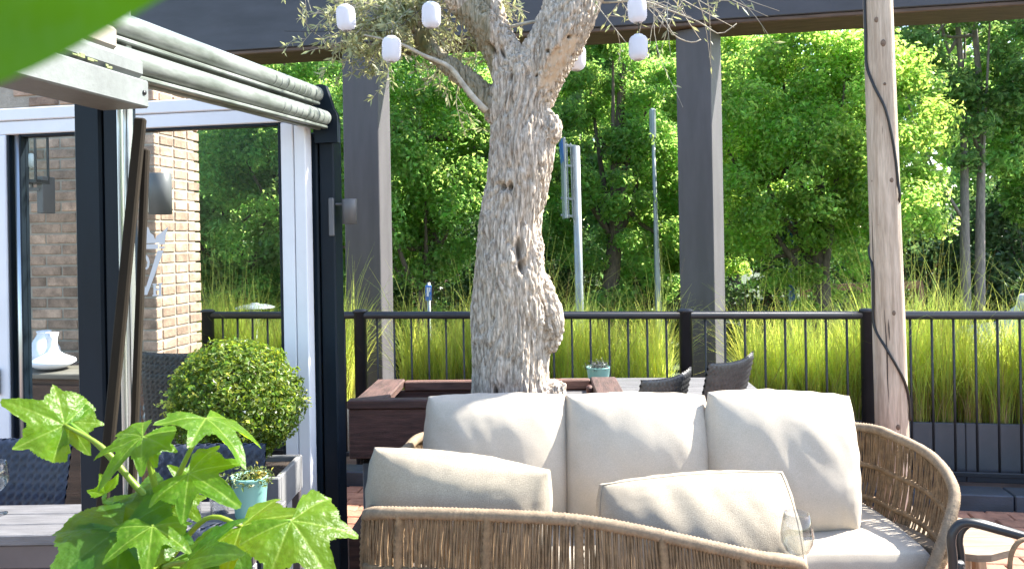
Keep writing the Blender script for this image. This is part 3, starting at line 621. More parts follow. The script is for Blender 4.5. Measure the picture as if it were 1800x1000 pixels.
for path in ([(1536, 330), (1534, 400), (1540, 470), (1541, 545)], [(1553, 545), (1556, 610), (1558, 680), (1563, 740)], [(1559, 560), (1561, 600)], [(1548, 200), (1549, 260)]):
    m = MB(); P = [on_post(x+random.uniform(-1, 1), y, -.0015) for (x, y) in path]; P = spline(P, 14); m.tube([p-base for p in P], [.0006+.003*math.sin(math.pi*i/13) for i in range(14)], 5); part(po, 'crack', m, M['crack'])
cb = []
for (x_, y_) in ((1519, -40), (1520, 10), (1523, 60), (1526, 110), (1536, 150), (1551, 190), (1562, 235), (1570, 280), (1575, 320), (1578, 350)): cb.append(on_post(x_, y_, .006))
for q in (.25, .5, .75):
    a0 = cb[9]; z = a0.z-(q*.33); ax = base+k0*z; an = -.1+math.pi*1.0*q; cb.append(ax+Vector((math.cos(an), math.sin(an), 0))*.087)
for (x_, y_) in ((1527, 470), (1530, 520), (1541, 575), (1556, 615), (1570, 642), (1584, 668), (1596, 700), (1600, 740)): cb.append(on_post(x_, y_, .006))
m = MB(); m.tube(spline(cb, 120), .0068, 8); single('cable', m, M['cable'], 'black rubber cable winding down the weathered timber post', 'cable', base)
# ================================================================== SOFAS AND CUSHIONS
def ridged(m, P, r, pitch=.0075, amp=.16, n=10):
    L = plen(P); k = max(8, int(L/(pitch/2))); S = spline(P, k); m.tube(S, [r*(1+(amp if i % 2 else -amp*.4)*random.uniform(.7, 1.2)) for i in range(k)], n)
def woven(th, rim, ctr, zbase, inset, bars, ribs, bulge=.03, step=.0092, hang=.0, rr=.018):
    S = spline(rim, 400); L = plen(S); ctr = Vector(ctr)
    def bp(i):
        p = S[i]; q = p.lerp(Vector((ctr.x, ctr.y, p.z)), inset); q.z = min(zbase, p.z-.04); return q
    def sp(f, q, out=0.0):
        i = min(max(int(f*399), 0), 398); t_ = f*399-i; a = S[i].lerp(S[i+1], t_); b = bp(i).lerp(bp(i+1), t_)
        o = Vector((a.x-ctr.x, a.y-ctr.y, 0)).normalized(); return a.lerp(b, q)+o*(bulge*math.sin(math.pi*min(q, 1))+out)
    m = MB(); ridged(m, S, rr, .0105, .15, 12); part(th, 'rim', m, M['rope_rim'], True)
    m = MB(); n = int(L/step)
    for k in range(n):
        f = (k+.5)/n
        for lay in (0, 1):
            f0 = f+random.uniform(-.25, .25)/n; f1 = f0+random.gauss(0, .55)/n+(.5 if (k+lay) % 2 else -.5)/n; o_ = .005 if lay else -.005
            P = [sp(min(max(f0+(f1-f0)*q, .001), .999), q, o_*math.cos(q*9+k)+random.uniform(-.0015, .0015)) for q in (0, .17, .34, .5, .67, .84, 1)]
            m.tube(P, random.uniform(.0026, .0036), 5, cap=False)
    part(th, 'rope_strands', m, M['rope'], True, kind='stuff')
    for q in bars:
        m = MB(); ridged(m, [sp(.004+.992*k/120, q) for k in range(121)], .011, .009, .22, 8); part(th, 'frame_bar', m, M['rope'], True)
    for f in ribs:
        m = MB(); P = [sp(f, q/8, .004) for q in range(9)]; k = 60; Q = spline(P, k); m.tube(Q, [.0145*(1+(.18 if i % 2 else -.1)) for i in range(k)], 10, flat=.6); part(th, 'rib', m, M['rope'], True)
    m = MB(); m.tube([bp(i) for i in range(0, 400, 7)]+[bp(399), bp(0)], .018, 8); part(th, 'base_frame', m, M['rope'], True)
    for f in (.12, .38, .62, .88):
        a = bp(int(f*399)); m = MB(); m.tube([a, Vector((a.x, a.y, 0))], [.02, .014], 8); part(th, 'leg', m, M['black_metal'], True)
far = [at(1634, 1010, 2.62), at(1664, 930, 2.67), at(1677, 862, 2.76), at(1642, 806, 2.93), at(1578, 770, 3.1), at(1508, 750, 3.26), Vector((1.0, 3.34, .735)), Vector((.5, 3.36, .745)), Vector((0, 3.35, .735)), at(757, 764, 3.28), at(714, 790, 3.08), at(678, 840, 2.88), at(668, 890, 2.76), at(690, 960, 2.68)]
sf = thing('woven_sofa', 'beige rope woven sofa with curved back facing the camera, behind the pillows', 'sofa', (.5, 3.0, 0))
woven(sf, far, (.5, 2.72), .27, .10, (.34, .62), (.045, .09, .14, .20, .27, .34, .42, .5, .58, .66, .73, .80, .86, .91, .955))
near = [Vector((-.36, 2.66, .50)), Vector((-.40, 2.52, .68)), at(664, 894, 2.38), at(646, 904, 2.23), at(668, 901, 2.13), at(760, 902, 2.10), at(880, 906, 2.08), at(1010, 914, 2.06), at(1110, 930, 2.05), at(1220, 954, 2.04), at(1330, 978, 2.03), at(1398, 988, 2.06), at(1409, 1003, 2.09), at(1403, 1045, 2.11), Vector((.74, 2.16, .40))]
sn = thing('woven_loveseat', 'rope woven loveseat seen from behind at the bottom edge, holding two pillows', 'sofa', (.2, 2.35, 0))
woven(sn, near, (.24, 2.42), .28, .08, (.30, .58), (.07, .17, .26, .345, .46, .575, .68, .78, .87), rr=.016)

def cushion(name, label, c, w_, h, t_, yaw, tilt, roll, mt, e=.05, n=44, seed=1, pin=.05, pw=3.2, piping=False, wr=1.0, pe=.6, group=None, rnd_=.12, sq=0.0, sag=0.0):
    def border(u, v):
        x = u*math.sqrt(1-rnd_*v*v); z = v*math.sqrt(1-rnd_*u*u)
        x *= 1-pin*(1-v*v)*abs(u)**2; z *= 1-pin*(1-u*u)*abs(v)**2
        z -= sag*(1-u*u)*(v > 0)*v; return x*w_/2, z*h/2
    m = MB(); so = Vector((seed*3.7, seed*1.3, 0)); G = {}
    for s_ in (-1, 1):
        P = []
        for i in range(n+1):
            row = []
            for j in range(n+1):
                u = -math.cos(math.pi*i/n)*.35+(2*i/n-1)*.65; v = -math.cos(math.pi*j/n)*.35+(2*j/n-1)*.65
                x, z = border(u, v); th_ = ((1-abs(u)**pw)*(1-abs(v)**pw))
                y = e/2+(t_-e)/2*max(th_, 0)**pe
                p = Vector((x*7, z*7, s_*2))+so; ed = max(abs(u), abs(v))
                y += wr*(.008*noise.noise(p)+.012*(ed**3)*(abs(noise.noise(Vector((x*26, z*26, s_*2))+so))-.25)*th_**.3+.006*noise.noise(Vector((x*16+z*9, z*5-x*3, s_*3))+so)*th_**.2) - .02*math.exp(-((u*u+v*v)/.12))*0
                row.append((x, s_*y, z))
            P.append(row)
        G[s_] = P; m.grid(P if s_ < 0 else [r_[::-1] for r_ in P])
    bd = [(i, 0) for i in range(n)]+[(n, j) for j in range(n)]+[(n-i, n) for i in range(n)]+[(0, n-j) for j in range(n)]
    mid = []; rows = [[], [], []]
    for (i, j) in bd:
        a = Vector(G[-1][i][j]); b = Vector(G[1][i][j]); c_ = (a+b)/2; d = Vector((c_.x, 0, c_.z)).normalized(); k_ = noise.noise(Vector((c_.x*22, 0, c_.z*22))+so)
        rows[0].append(a); rows[1].append(c_+d*(e*.40+.005*k_)); rows[2].append(b)
    k = len(bd); vs = rows[0]+rows[1]+rows[2]; fs = []
    for r_ in range(2):
        for i in range(k): fs.append((r_*k+i, r_*k+(i+1) % k, (r_+1)*k+(i+1) % k, (r_+1)*k+i))
    m.add(vs, [f[::-1] for f in fs], True)
    cat = 'cushion' if 'pillow' not in name else 'pillow'
    o = tag(link(name, m.mesh(name), mt), label, cat, group)
    bm = bmesh.new(); bm.from_mesh(o.data); bmesh.ops.remove_doubles(bm, verts=bm.verts, dist=.0004); bmesh.ops.recalc_face_normals(bm, faces=bm.faces); bm.to_mesh(o.data); bm.free()
    o.location = c; o.rotation_euler = (Matrix.Rotation(yaw, 3, 'Z') @ Matrix.Rotation(tilt, 3, 'X') @ Matrix.Rotation(roll, 3, 'Y')).to_euler()
    if piping:
        for s_ in (-1,):
            q = MB(); P = [Vector(G[s_][i][j])*1.004 for (i, j) in bd]; q.tube(P+[P[0]], .0022, 6, cap=False); part(o, 'piping', q, mt)
    return o
gb = 'back cushions on the woven sofa'
cushion('back_cushion', 'cream back cushion at the left end of the sofa, in front of the planter', at(874, 806, 3.06), .585, .52, .26, R(-1), R(-13), R(0), M['cushion'], seed=1, group=gb, e=.05, pw=2.4, rnd_=.20, pin=.045, wr=.8, sag=.04)
cushion('back_cushion', 'cream back cushion in the middle of the sofa', at(1121, 806, 3.03), .585, .52, .28, R(-3), R(-15), R(.5), M['cushion'], seed=5, group=gb, e=.05, pw=2.4, rnd_=.20, pin=.045, wr=.8, sag=.03)
cushion('back_cushion', 'cream back cushion at the right end, beside the open woven arm', at(1375, 810, 2.98), .60, .54, .27, R(2), R(-14), R(3), M['cushion'], seed=9, group=gb, e=.05, pw=2.4, rnd_=.20, pin=.045, wr=.8, sag=.02)
gp = 'pillows leaning on the loveseat'
cushion('pillow', 'sand coloured pillow with its face in shade at the left end of the loveseat', at(804, 898, 2.36), .58, .38, .26, R(-6), R(11), R(7), M['pillow'], seed=13, piping=False, group=gp, e=.03, pw=2.0, pe=.62, rnd_=.20, pin=.04)
cushion('pillow', 'sand coloured pillow with puckered seam at the right end of the loveseat', at(1228, 944, 2.36), .62, .38, .29, R(-7), R(-24), R(-5), M['pillow'], seed=21, piping=True, group=gp, e=.03, pw=2.0, pe=.62, rnd_=.20, pin=.04, wr=1.4)
cushion('seat_cushion', 'long cream seat cushion of the far sofa, lit beside the right arm', (.55, 3.0, .352), 1.86, .58, .165, 0, R(-90), 0, M['cushion'], seed=31, e=.11, n=60, pin=.0, pw=6, rnd_=.05, wr=.6, group='seat cushions')
cushion('seat_cushion', 'cream seat cushion inside the loveseat, glimpsed through its woven back', (.22, 2.43, .355), 1.10, .42, .14, R(-3), R(-90), 0, M['cushion'], seed=33, e=.1, n=40, pin=.0, pw=6, rnd_=.05, wr=.6, group='seat cushions')

def wine_glass(label, p, s_=1.0, fill=.5):
    o = thing('wine_glass', label, 'glass', p)
    out = [(.034, 0), (.034, .002), (.006, .006), (.0042, .012), (.0042, .07), (.010, .078), (.028, .092), (.038, .112), (.0405, .130), (.037, .155), (.031, .185)]
    inn = [(.0298, .185), (.0358, .155), (.0392, .130), (.0366, .1125), (.0266, .0935), (.008, .081), (0, .080)]
    part(o, 'bowl', MB().lathe([(r*s_, z*s_) for r, z in out+inn], n=32), M['clear'])
    zf = .0815+(.05)*fill*2*.5; pr = [(0, .0815), (.0075, .0822), (.0258, .0945), (.0358, .113), (.0384, .130)]
    part(o, 'drink', MB().lathe([(r*s_, z*s_) for r, z in pr]+[(0, .130*s_)], n=32), M['water']); return o
wine_glass('stemmed wine glass half full, beside the right end of the loveseat', (at(1401, 930, 2.16).x, 2.16, .556), 1.12)
sd_t = thing('side_table', 'small round side table under the wine glass, below the picture edge', 'side table', (.875, 2.16, 0)); part(sd_t, 'top', MB().lathe([(0, .53), (.10, .53), (.105, .537), (.105, .549), (.10, .555), (0, .555)], n=36), M['teak']); part(sd_t, 'stem', MB().lathe([(0, 0), (.09, 0), (.09, .012), (.016, .02), (.016, .529), (0, .529)], n=20), M['black_metal'])

# ================================================================== VERANDA
V0 = Frame(*at(590, 500, 3.28).xy, 0, ROT)          # right face of the far post; y runs away along the side
ve = thing_f('glass_veranda', 'dark aluminium veranda with two weathered awning tubes and a grey gutter box', 'veranda', V0)
fp = V0
xl = fp.px(540, 500, 0).x; zf = fp.px(570, 232, 0).z
for k, (a, b) in enumerate(((540, 561), (564, 590))):
    c = MB(); c.bx(fp.px(a, 500, 0).x, fp.px(b, 500, 0).x, 0, .09, 0, zf+(.0 if k == 0 else .05), .006); part(ve, 'far_post', c, M['dark_alu'])
# end plate with a rounded top that carries both tubes
NPY = 1.98
def vl(p): return Matrix.Rotation(-ROT, 3, 'Z') @ (Vector(p)-V0.o)
ua, ub = vl(at(216, 46, 1.93)), vl(at(556, 166, 3.22)); la, lb = vl(at(228, 108, 1.93)), vl(at(570, 208, 3.24))
def ext(a, b, k): return a+(b-a)*k
for (a, b, nm) in ((ua, ub, 'awning_tube'), (la, lb, 'awning_tube')):
    m = MB(); P = [ext(a, b, q) for q in (-.35, 0, .5, .75, 1.0)]; m.tube(P, .0315, 26); o = part(ve, nm, m, M['roller'])
    m = MB(); dn = Vector((.004, 0, -.039)); m.bar(P[0]+dn, P[-1]+dn, .026, .012, .003); m.bar(P[0]+dn*1.0+Vector((-.03, 0, .0)), P[-1]+dn+Vector((-.03, 0, 0)), .022, .02, .003); part(o, 'channel', m, M['roller'])
    d = (b-a).normalized()
    for k in range(9): c_ = b-d*(.02+.055*k); m = MB(); m.tube([c_-d*.006, c_+d*.006], .0328, 24); part(o, 'band', m, M['roller'])
m = MB(); cen = (ub+lb)/2; yy = lb.y+.012
pts = [Vector((ub.x+.05*math.cos(a), yy, ub.z+.05*math.sin(a))) for a in [R(60+20*i) for i in range(8)]]+[Vector((lb.x-.05, yy, zf-.05)), Vector((lb.x+.052, yy, zf-.05))]+[Vector((lb.x+.052*math.cos(a), yy, lb.z+.052*math.sin(a))) for a in [R(0+12*i) for i in range(5)]]
m.prism(pts, (0, .03, 0)); part(ve, 'end_plate', m, M['dark_alu'])
m = MB(); m.bar(ua+Vector((-.12, -.3, .01)), ub+Vector((-.10, .05, .0)), .07, .05); part(ve, 'roof_rail', m, M['dark_alu'])
m = MB(); m.bar(la+Vector((-.10, -.3, .0)), lb+Vector((-.09, .02, .0)), .05, .06); part(ve, 'roof_rail', m, M['dark_alu'])
# near post with tracks
N0 = Frame(*at(226, 500, NPY).xy, 0, ROT); off = vl(N0.o)
def nx(px_, y=0.0): return N0.px(px_, 500, y).x+off.x
zt_ = N0.px(200, 178, 0).z
for (a, b) in ((133, 180), (184, 226)):
    c = MB(); c.bx(nx(a), nx(b), off.y, off.y+.045, 0, zt_+.12, .006); part(ve, 'near_post', c, M['dark_alu'])
c = MB(); c.bx(nx(181), nx(183), off.y+.02, off.y+.04, 0, zt_+.1, .001); part(ve, 'post_groove', c, M['black_metal'])
for (a, b) in ((209, 214), (221, 226), (228, 231)):
    c = MB(); c.bx(nx(a, -.03), nx(b, -.03), off.y-.032, off.y-.012, 0, zt_+.30, .003); part(ve, 'track', c, M['alu'])
# gutter box with stepped face
G0 = Frame(*at(262, 150, 1.90).xy, 0, ROT); go = vl(G0.o); z0 = G0.px(262, 191, 0).z; z1 = G0.px(262, 112, 0).z
c = MB(); c.bx(go.x-.13, go.x, go.y-1.1, go.y, z0, (z0+z1)/2+.012, .004); part(ve, 'gutter', c, M['gutter'])
c = MB(); c.bx(go.x-.14, go.x-.006, go.y-1.1, go.y-.003, (z0+z1)/2+.0145, z1+.01, .012); part(ve, 'gutter_lid', c, M['gutter'])
m = MB()
for k in range(46):
    q = random.random(); m.box((go.x-.0055+random.uniform(0, .002), go.y-.12-.5*q, (z0+z1)/2+.0165+random.uniform(-.001, .010)), (.003, random.uniform(.008, .03), random.uniform(.002, .011)), .001)
part(ve, 'lichen', m, M['moss'], kind='stuff')
m = MB(); cc = V0.px(253, 158, go.y); m.tube([(go.x, go.y-.02, (z0+z1)/2-.02), (go.x+.003, go.y-.02, (z0+z1)/2-.02)], .006, 10); part(ve, 'screw', m, M['black_metal'])
c = MB(); c.bx(go.x-.12, go.x-.02, go.y-.34, go.y-.08, z1+.012, z1+.07, .01); part(ve, 'cover_panel', c, M['beige'])
# two slats leaning at the near post
for (a, b, w_, lab) in (((247, 208, 1.86), (180, 890, 1.80), .026, 'dark brown timber slat leaning furthest out from the near veranda post'), ((256, 262, 1.88), (231, 900, 1.86), .017, 'dark brown timber slat standing steeply beside the near veranda post')):
    pa, pb = at(*a), at(*b); pb = pa+(pb-pa)*((pa.z)/(pa.z-pb.z))
    m = MB(); m.bar(pa, pb, w_, .018, .004, up=(0, 1, 0)); part(ve, 'slat', m, M['slat'], True, label=lab)
# white frame with the large panes
W0 = Frame(*at(541, 500, 3.22).xy, 0, ROT)
wf = thing_f('white_window_frame', 'white window frame with clear panes between the dark veranda posts', 'window', W0)
def wx(px_): return W0.px(px_, 500, 0).x
zA, zB, zC = W0.px(100, 233, 0).z, W0.px(100, 209, 0).z, W0.px(100, 187, 0).z
for (a, b) in ((497, 519), (520.5, 541)):
    c = MB(); c.bx(wx(a), wx(b), 0, .06, 0, zA-.002, .004); part(wf, 'right_stile', c, M['white_frame'])
c = MB(); c.bx(wx(-160), wx(541), 0, .06, zA, zB-.001, .004); part(wf, 'transom', c, M['white_frame'])
c = MB(); c.bx(wx(-160), wx(541), -.008, .06, zB+.001, zC, .004); part(wf, 'head_rail', c, M['white_frame'])
c = MB(); c.bx(wx(-60), wx(14), -.004, .06, 0, zA-.002, .004); part(wf, 'left_stile', c, M['white_frame'])
c = MB(); c.bx(wx(15), wx(496), 0, .06, .03, .13, .004); part(wf, 'bottom_rail', c, M['white_frame'])
c = MB(); c.tube([(wx(28), .03, .13), (wx(28), .03, zA)], .017, 12); part(wf, 'pull_bar', c, M['alu'])
c = MB(); c.bx(wx(15), wx(19), .002, .05, .13, zA, .002); c.bx(wx(36), wx(39), .002, .05, .13, zA, .002); c.bx(wx(492), wx(496.5), .002, .05, .13, zA, .002); c.bx(wx(40), wx(491), .004, .05, zA-.012, zA-.003, .002); part(wf, 'gasket', c, M['dark_alu'])
pH = W0.px(2, 670, 0); c = MB(); c.bx(pH.x-.02, pH.x+.006, -.03, -.006, pH.z-.06, pH.z+.06, .006); part(wf, 'handle', c, M['beige'])
c = MB(); c.bx(wx(39), wx(492), .027, .033, .13, zA-.012, .001); pane = part(wf, 'pane', c, M['pane'])
# etched emblem on the pane: crown, V and H
def ez(pts, nm):
    P = [W0.px(200+x/3.847, 380+y/3.847, .024) for (x, y) in pts]; m = MB(); m.prism(P, (0, -.001, 0)); part(pane, nm, m, M['emblem'])
ez([(170, 150), (172, 95), (190, 72), (215, 68), (235, 78), (246, 112), (268, 128), (280, 162), (290, 132), (330, 104), (368, 72), (352, 130), (345, 180), (170, 184)], 'crown')
ez([(150, 190), (300, 190), (300, 222), (150, 222)], 'band'); ez([(306, 182), (348, 180), (347, 190), (306, 192)], 'band'); ez([(306, 206), (345, 206), (344, 218), (306, 218)], 'band')
ez([(296, 232), (338, 232), (226, 532), (203, 532), (190, 470), (207, 462), (216, 488)], 'letter_v'); ez([(120, 232), (165, 232), (207, 462), (203, 532)], 'letter_v')
cu = [(195, 262), (215, 258), (235, 280), (243, 310), (238, 345), (222, 362), (208, 352), (224, 342), (228, 315), (218, 288), (203, 280)]; ez(cu, 'flourish')
ez([(262, 456), (292, 456), (292, 464), (285, 466), (285, 530), (292, 532), (292, 540), (262, 540), (262, 532), (269, 530), (269, 466), (262, 464)], 'letter_h')
ez([(300, 452), (328, 452), (328, 460), (321, 462), (321, 530), (328, 532), (328, 540), (298, 540), (298, 532), (306, 530), (306, 462), (300, 460)], 'letter_h'); ez([(286, 490), (305, 488), (305, 500), (286, 502)], 'letter_h')

# ================================================================== BRICK PIER AND WHAT HANGS ON IT
B0 = Frame(*at(275, 500, 4.5).xy, 0, ROT)
bw = thing_f('brick_pier', 'sandy brown brick pier of the building behind the veranda pane', 'brick wall', B0)
dpt = .41; lf = -2.2; c = MB(); c.bx(lf, -.006, .006, dpt, 0, 2.62, .002); part(bw, 'mortar_core', c, M['mortar'])
c = MB(); c.bx(lf-.02, .02, -.02, dpt+.02, 2.622, 2.66, .006); part(bw, 'coping', c, M['slate'])
bA = MB().box((0, 0, 0), (.200, .05, .053), .004).mesh('brick'); bB = MB().box((0, 0, 0), (.05, .126, .053), .004).mesh('brick'); bC = MB().box((0, 0, 0), (.095, .05, .053), .004).mesh('brick')
for z in (bA, bB, bC): z.materials.append(M['brick_dark'])
for k in range(39):
    z = .12+k*.064; x = 0
    ws = [(.095, bC)] if k % 2 else []
    row = ws+[(.2, bA)]*4
    for (w_, me_) in row:
        o = part(bw, 'brick', me_, None); o.location = (x-w_/2-(0 if x else .0), .025+random.uniform(-.002, .002), z); x -= w_+.011
        if x < -.86: break
    y = .055 if k % 2 == 0 else .055-.03
    for q in range(3):
        o = part(bw, 'brick', bB, None); o.location = (-.025+random.uniform(-.0015, .002), .055+.066+q*.137-(.0), z)
def wall_lamp(label, px0, px1, py0, py1, Y, plate=None, group='cylinder wall lamps'):
    a = at((px0+px1)/2, py0, Y); b = at((px0+px1)/2, py1, Y); r_ = (px1-px0)/2/F*Y; h = a.z-b.z
    o = thing('wall_lamp', label, 'lamp', (a.x, a.y, b.z), 0, group)
    part(o, 'shade', MB().lathe([(r_*.86, .004), (r_*.86, .0), (r_, .0), (r_, h-.002), (r_*.96, h), (r_*.86, h), (r_*.86, h-.01), (0, h-.012)], n=28), M['lamp_grey'])
    return o, r_, h
o, r_, h = wall_lamp('grey cylinder wall lamp on the brick pier', 262, 300, 305, 377, 4.36)
c = MB(); c.bx(-r_-.03, -r_+.005, -.015, .015, h*.78, h*.88); c.bx(-r_-.05, -r_-.03, -.02, .06, h*.05, h*.95); part(o, 'bracket', c, M['lamp_grey'])
o, r_, h = wall_lamp('grey cylinder wall lamp on the right side of the far veranda post', 601, 627, 350, 394, 3.3)
c = MB(); c.bx(-r_-.03, -r_+.006, -.01, .01, h*.75, h*.85); c.bx(-r_-.052, -r_-.03, -.03, .03, -.05, h+.005); part(o, 'bracket', c, M['lamp_grey'])
# coach lantern on the wall at the left
p = at(55, 280, 4.35); ln = thing('coach_lantern', 'black framed glass wall lantern at the far left of the brick', 'lantern', p); s_ = 4.35/F
c = MB()
for sx in (-1, 1):
    for sy in (-1, 1): c.bx(sx*18*s_-.006, sx*18*s_+.006, sy*18*s_-.006, sy*18*s_+.006, -38*s_, 42*s_, .002)
c.bx(-20*s_, 20*s_, -20*s_, 20*s_, 40*s_, 45*s_, .002); c.bx(-20*s_, 20*s_, -20*s_, 20*s_, -43*s_, -37*s_, .002); part(ln, 'frame', c, M['black_metal'])
for sy in (-1, 1): c = MB(); c.bx(-17*s_, 17*s_, sy*17*s_-.001, sy*17*s_+.001, -37*s_, 40*s_, .0005); part(ln, 'pane', c, M['pane'])
part(ln, 'bulb', MB().lathe([(0, -.05), (.012, -.045), (.02, .0), (.012, .03), (.0, .034)], (0, 0, 0), 14), M['sign_white'])
c = MB(); c.bx(8*s_, 19*s_, 0, .12, -95*s_, -30*s_, .003); c.bx(-18*s_, 14*s_, -.01, .01, -56*s_, -50*s_, .002); c.bx(-2*s_, 2*s_, -.006, .006, -52*s_, -42*s_, .002); part(ln, 'bracket', c, M['lamp_grey'])
# cabinet and vases
ct = at(40, 648, 4.25); cb_ = thing('wooden_cabinet', 'dark brown wooden cabinet below the white vases', 'cabinet', (ct.x-.3, 4.18, 0), ROT)
c = MB(); c.bx(-.25, .80, -.02, .26, ct.z-.03, ct.z, .005); part(cb_, 'top', c, M['cabinet_top'])
c = MB(); c.bx(-.2, .76, .01, .25, .12, ct.z-.032, .004); part(cb_, 'body', c, M['cabinet'])
for (a, b) in ((-.18, .275), (.285, .74)): c = MB(); c.bx(a, b, -.005, .008, .16, ct.z-.06, .006); part(cb_, 'door', c, M['cabinet'])
for x_ in (-.16, .72): c = MB(); c.bx(x_-.02, x_+.02, .02, .06, 0, .12, .003); part(cb_, 'leg', c, M['cabinet'])
b_ = at(92, 642, 4.2); v1 = single('vase', MB().lathe([(.0, .0), (.03, 0), (.075, .012), (.118, .04), (.112, .055), (.06, .08), (.034, .10), (.026, .13), (.026, .17), (.034, .202), (.030, .202), (.022, .168), (.02, .1), (0, .09)], (b_.x, b_.y, ct.z+.001), 36), M['porcelain'], 'white porcelain vase with wide flat belly and narrow neck', 'vase', (b_.x, b_.y, ct.z), 'white vases')
b_ = at(78, 640, 4.33); v2 = single('vase', MB().lathe([(.0, .0), (.05, 0), (.078, .02), (.088, .05), (.078, .10), (.052, .15), (.036, .175), (.034, .185), (.040, .198), (.035, .198), (.028, .18), (.03, .16), (0, .1)], (b_.x, b_.y, ct.z+.001), 36), M['porcelain'], 'white porcelain vase with rounded body, behind the flat one', 'vase', (b_.x, b_.y, ct.z), 'white vases')
# ================================================================== TABLES AND CHAIRS
def weave_panel(w_, h, nz, curve=.05, amp=.0042, cell=.02, thick=.03, lean=.0, top=.0, cells=None):
    nu = int(w_/cell)*4; nv_ = int(h/cell)*4; m = MB()
    for s_ in (-1, 1):
        P = []
        for i in range(nu+1):
            row = []
            for j in range(nv_+1):
                u = i/nu*2-1; v = j/nv_; x = u*w_/2*(1-.05*(1-v)); z = h*v + top*u*u*v*h
                d = amp*math.cos(math.pi*i/2)*math.cos(math.pi*j/2)+amp*.5*math.cos(math.pi*i/2)
                ed = (1-u**10)*(1-(2*v-1)**14)
                y = curve*(1-u*u)*-1 + s_*(thick/2*max(ed, 0)**.5+d)+lean*-v*h
                row.append((x, y, z+nz))
            P.append(row)
        m.grid(P if s_ < 0 else [r_[::-1] for r_ in P])
    return m
def wicker_chair(label, loc, rz, wm, w_=.46, zt=.86, zs=.45, group=None, lean=.22, cell=.02, curve=.05, top=.02, arms=False, legm='black_metal'):
    t = thing('wicker_chair', label, 'chair', loc, rz, group); D = .44     # faces +y
    m = weave_panel(w_, zt-zs+.02, zs-.02, curve, lean=lean, cell=cell, top=top); m.v = [(x, y-.02, z) for x, y, z in m.v]; part(t, 'backrest', m, M[wm])
    m = MB(); nu = 30; P = []
    m.bx(-w_/2, w_/2, -.02, D, zs-.05, zs-.004, .012); part(t, 'seat', m, M[wm])
    for sx in (-1, 1):
        for y_ in (.01, D-.03): m = MB(); m.bar((sx*(w_/2-.02), y_, 0), (sx*(w_/2-.025), y_, zs-.05), .032, .032, .004); part(t, 'leg', m, M[legm])
        if arms: m = MB(); m.tube(spline([(sx*w_/2, -.03, zs+.2), (sx*(w_/2+.02), .1, zs+.22), (sx*(w_/2+.02), D-.06, zs+.2), (sx*(w_/2), D-.03, zs+.12), (sx*(w_/2), D-.03, zs-.02)], 20), .014, 8); part(t, 'armrest', m, M['galv'])
    return t
gc = 'navy wicker chairs at the veranda table'
wicker_chair('navy wicker chair at the far left end of the veranda table', (-1.76, 2.50, 0), math.pi, 'navy', .50, .885, group=gc, cell=.03)
wicker_chair('navy wicker chair behind the veranda table, below the clipped box ball', (-1.005, 2.44, 0), math.pi, 'navy', .38, .885, group=gc, cell=.03, lean=.1)
wicker_chair('navy wicker chair on the near side of the veranda table, behind the leafy plant', (-.835, 1.86, 0), 0, 'navy', .30, .885, group=gc, cell=.03, lean=.05)
# veranda table
TY0, TY1, TX0, TX1, TZ = 2.13, 2.385, -1.95, -.715, .75
tb = thing('veranda_table', 'narrow grey plank table inside the veranda with a teal pot on it', 'table', (-1.3, 2.26, 0)); 
for k in range(3):
    y0 = TY0+(TY1-TY0)*k/3; c = MB(); c.bx(TX0, TX1, y0+.0015, y0+(TY1-TY0)/3-.0015, TZ-.03, TZ, .003); part(tb, 'plank', c, M['table_top'], True)
c = MB(); c.bx(TX0+.02, TX1-.02, TY0+.015, TY0+.035, TZ-.10, TZ-.032); c.bx(TX0+.02, TX1-.02, TY1-.035, TY1-.015, TZ-.10, TZ-.032); c.bx(TX1-.04, TX1-.02, TY0+.036, TY1-.036, TZ-.10, TZ-.032); part(tb, 'apron', c, M['table_frame'], True)
for x_ in (TX0+.045, TX1-.045):
    for y_ in (TY0+.03, TY1-.03): c = MB(); c.bx(x_-.024, x_+.024, y_-.013, y_+.013, 0, TZ-.101, .004); part(tb, 'leg', c, M['pot_grey'], True)
def pot(label, p, rt, rb, h, group='teal plant pots'):
    o = thing('teal_pot', label, 'plant pot', p, 0, group)
    part(o, 'vessel', MB().lathe([(0, 0), (rb, 0), (rb+.002, .004), (rt*.985, h*.93), (rt, h*.94), (rt, h), (rt*.92, h), (rt*.88, h*.8), (0, h*.8)], n=36), M['teal'])
    part(o, 'soil', MB().lathe([(0, h*.84), (rt*.9, h*.82)], n=20), M['soil']); return o
def tuft(o, n, r_, z0, h, size, asp, mt, nm='leaves', sp=1.0):
    C = np.stack([rng.normal(0, r_*.5, n), rng.normal(0, r_*.5, n), z0+np.abs(rng.normal(0, h*.5, n))], 1); V, T = leaves(C, n, size, asp, .8); part(o, nm, npmesh(nm, V, T), mt, kind='stuff')
M['succ'] = leafmat('succulent_leaf', (.10, .13, .035), (.15, .2, .03), .2, vv=.4); M['lav'] = leafmat('lavender_leaf', (.16, .17, .16), (.14, .15, .12), .2, vv=.35); M['succ_y'] = leafmat('yellow_succulent', (.33, .28, .05), (.3, .26, .04), .2, vv=.3)
pt = at(440, 902, 2.25); o = pot('teal tapered pot with low succulents on the veranda table', (pt.x, 2.25, TZ+.001), .052, .040, .118); tuft(o, 900, .05, .098, .03, .014, .45, M['succ'])
Cc = np.stack([rng.normal(.03, .012, 120), rng.normal(-.01, .015, 120), .112+np.abs(rng.normal(0, .01, 120))], 1); V, T = leaves(Cc, 120, .012, .5); part(o, 'flowers', npmesh('flowers', V, T), M['succ_y'], kind='stuff')
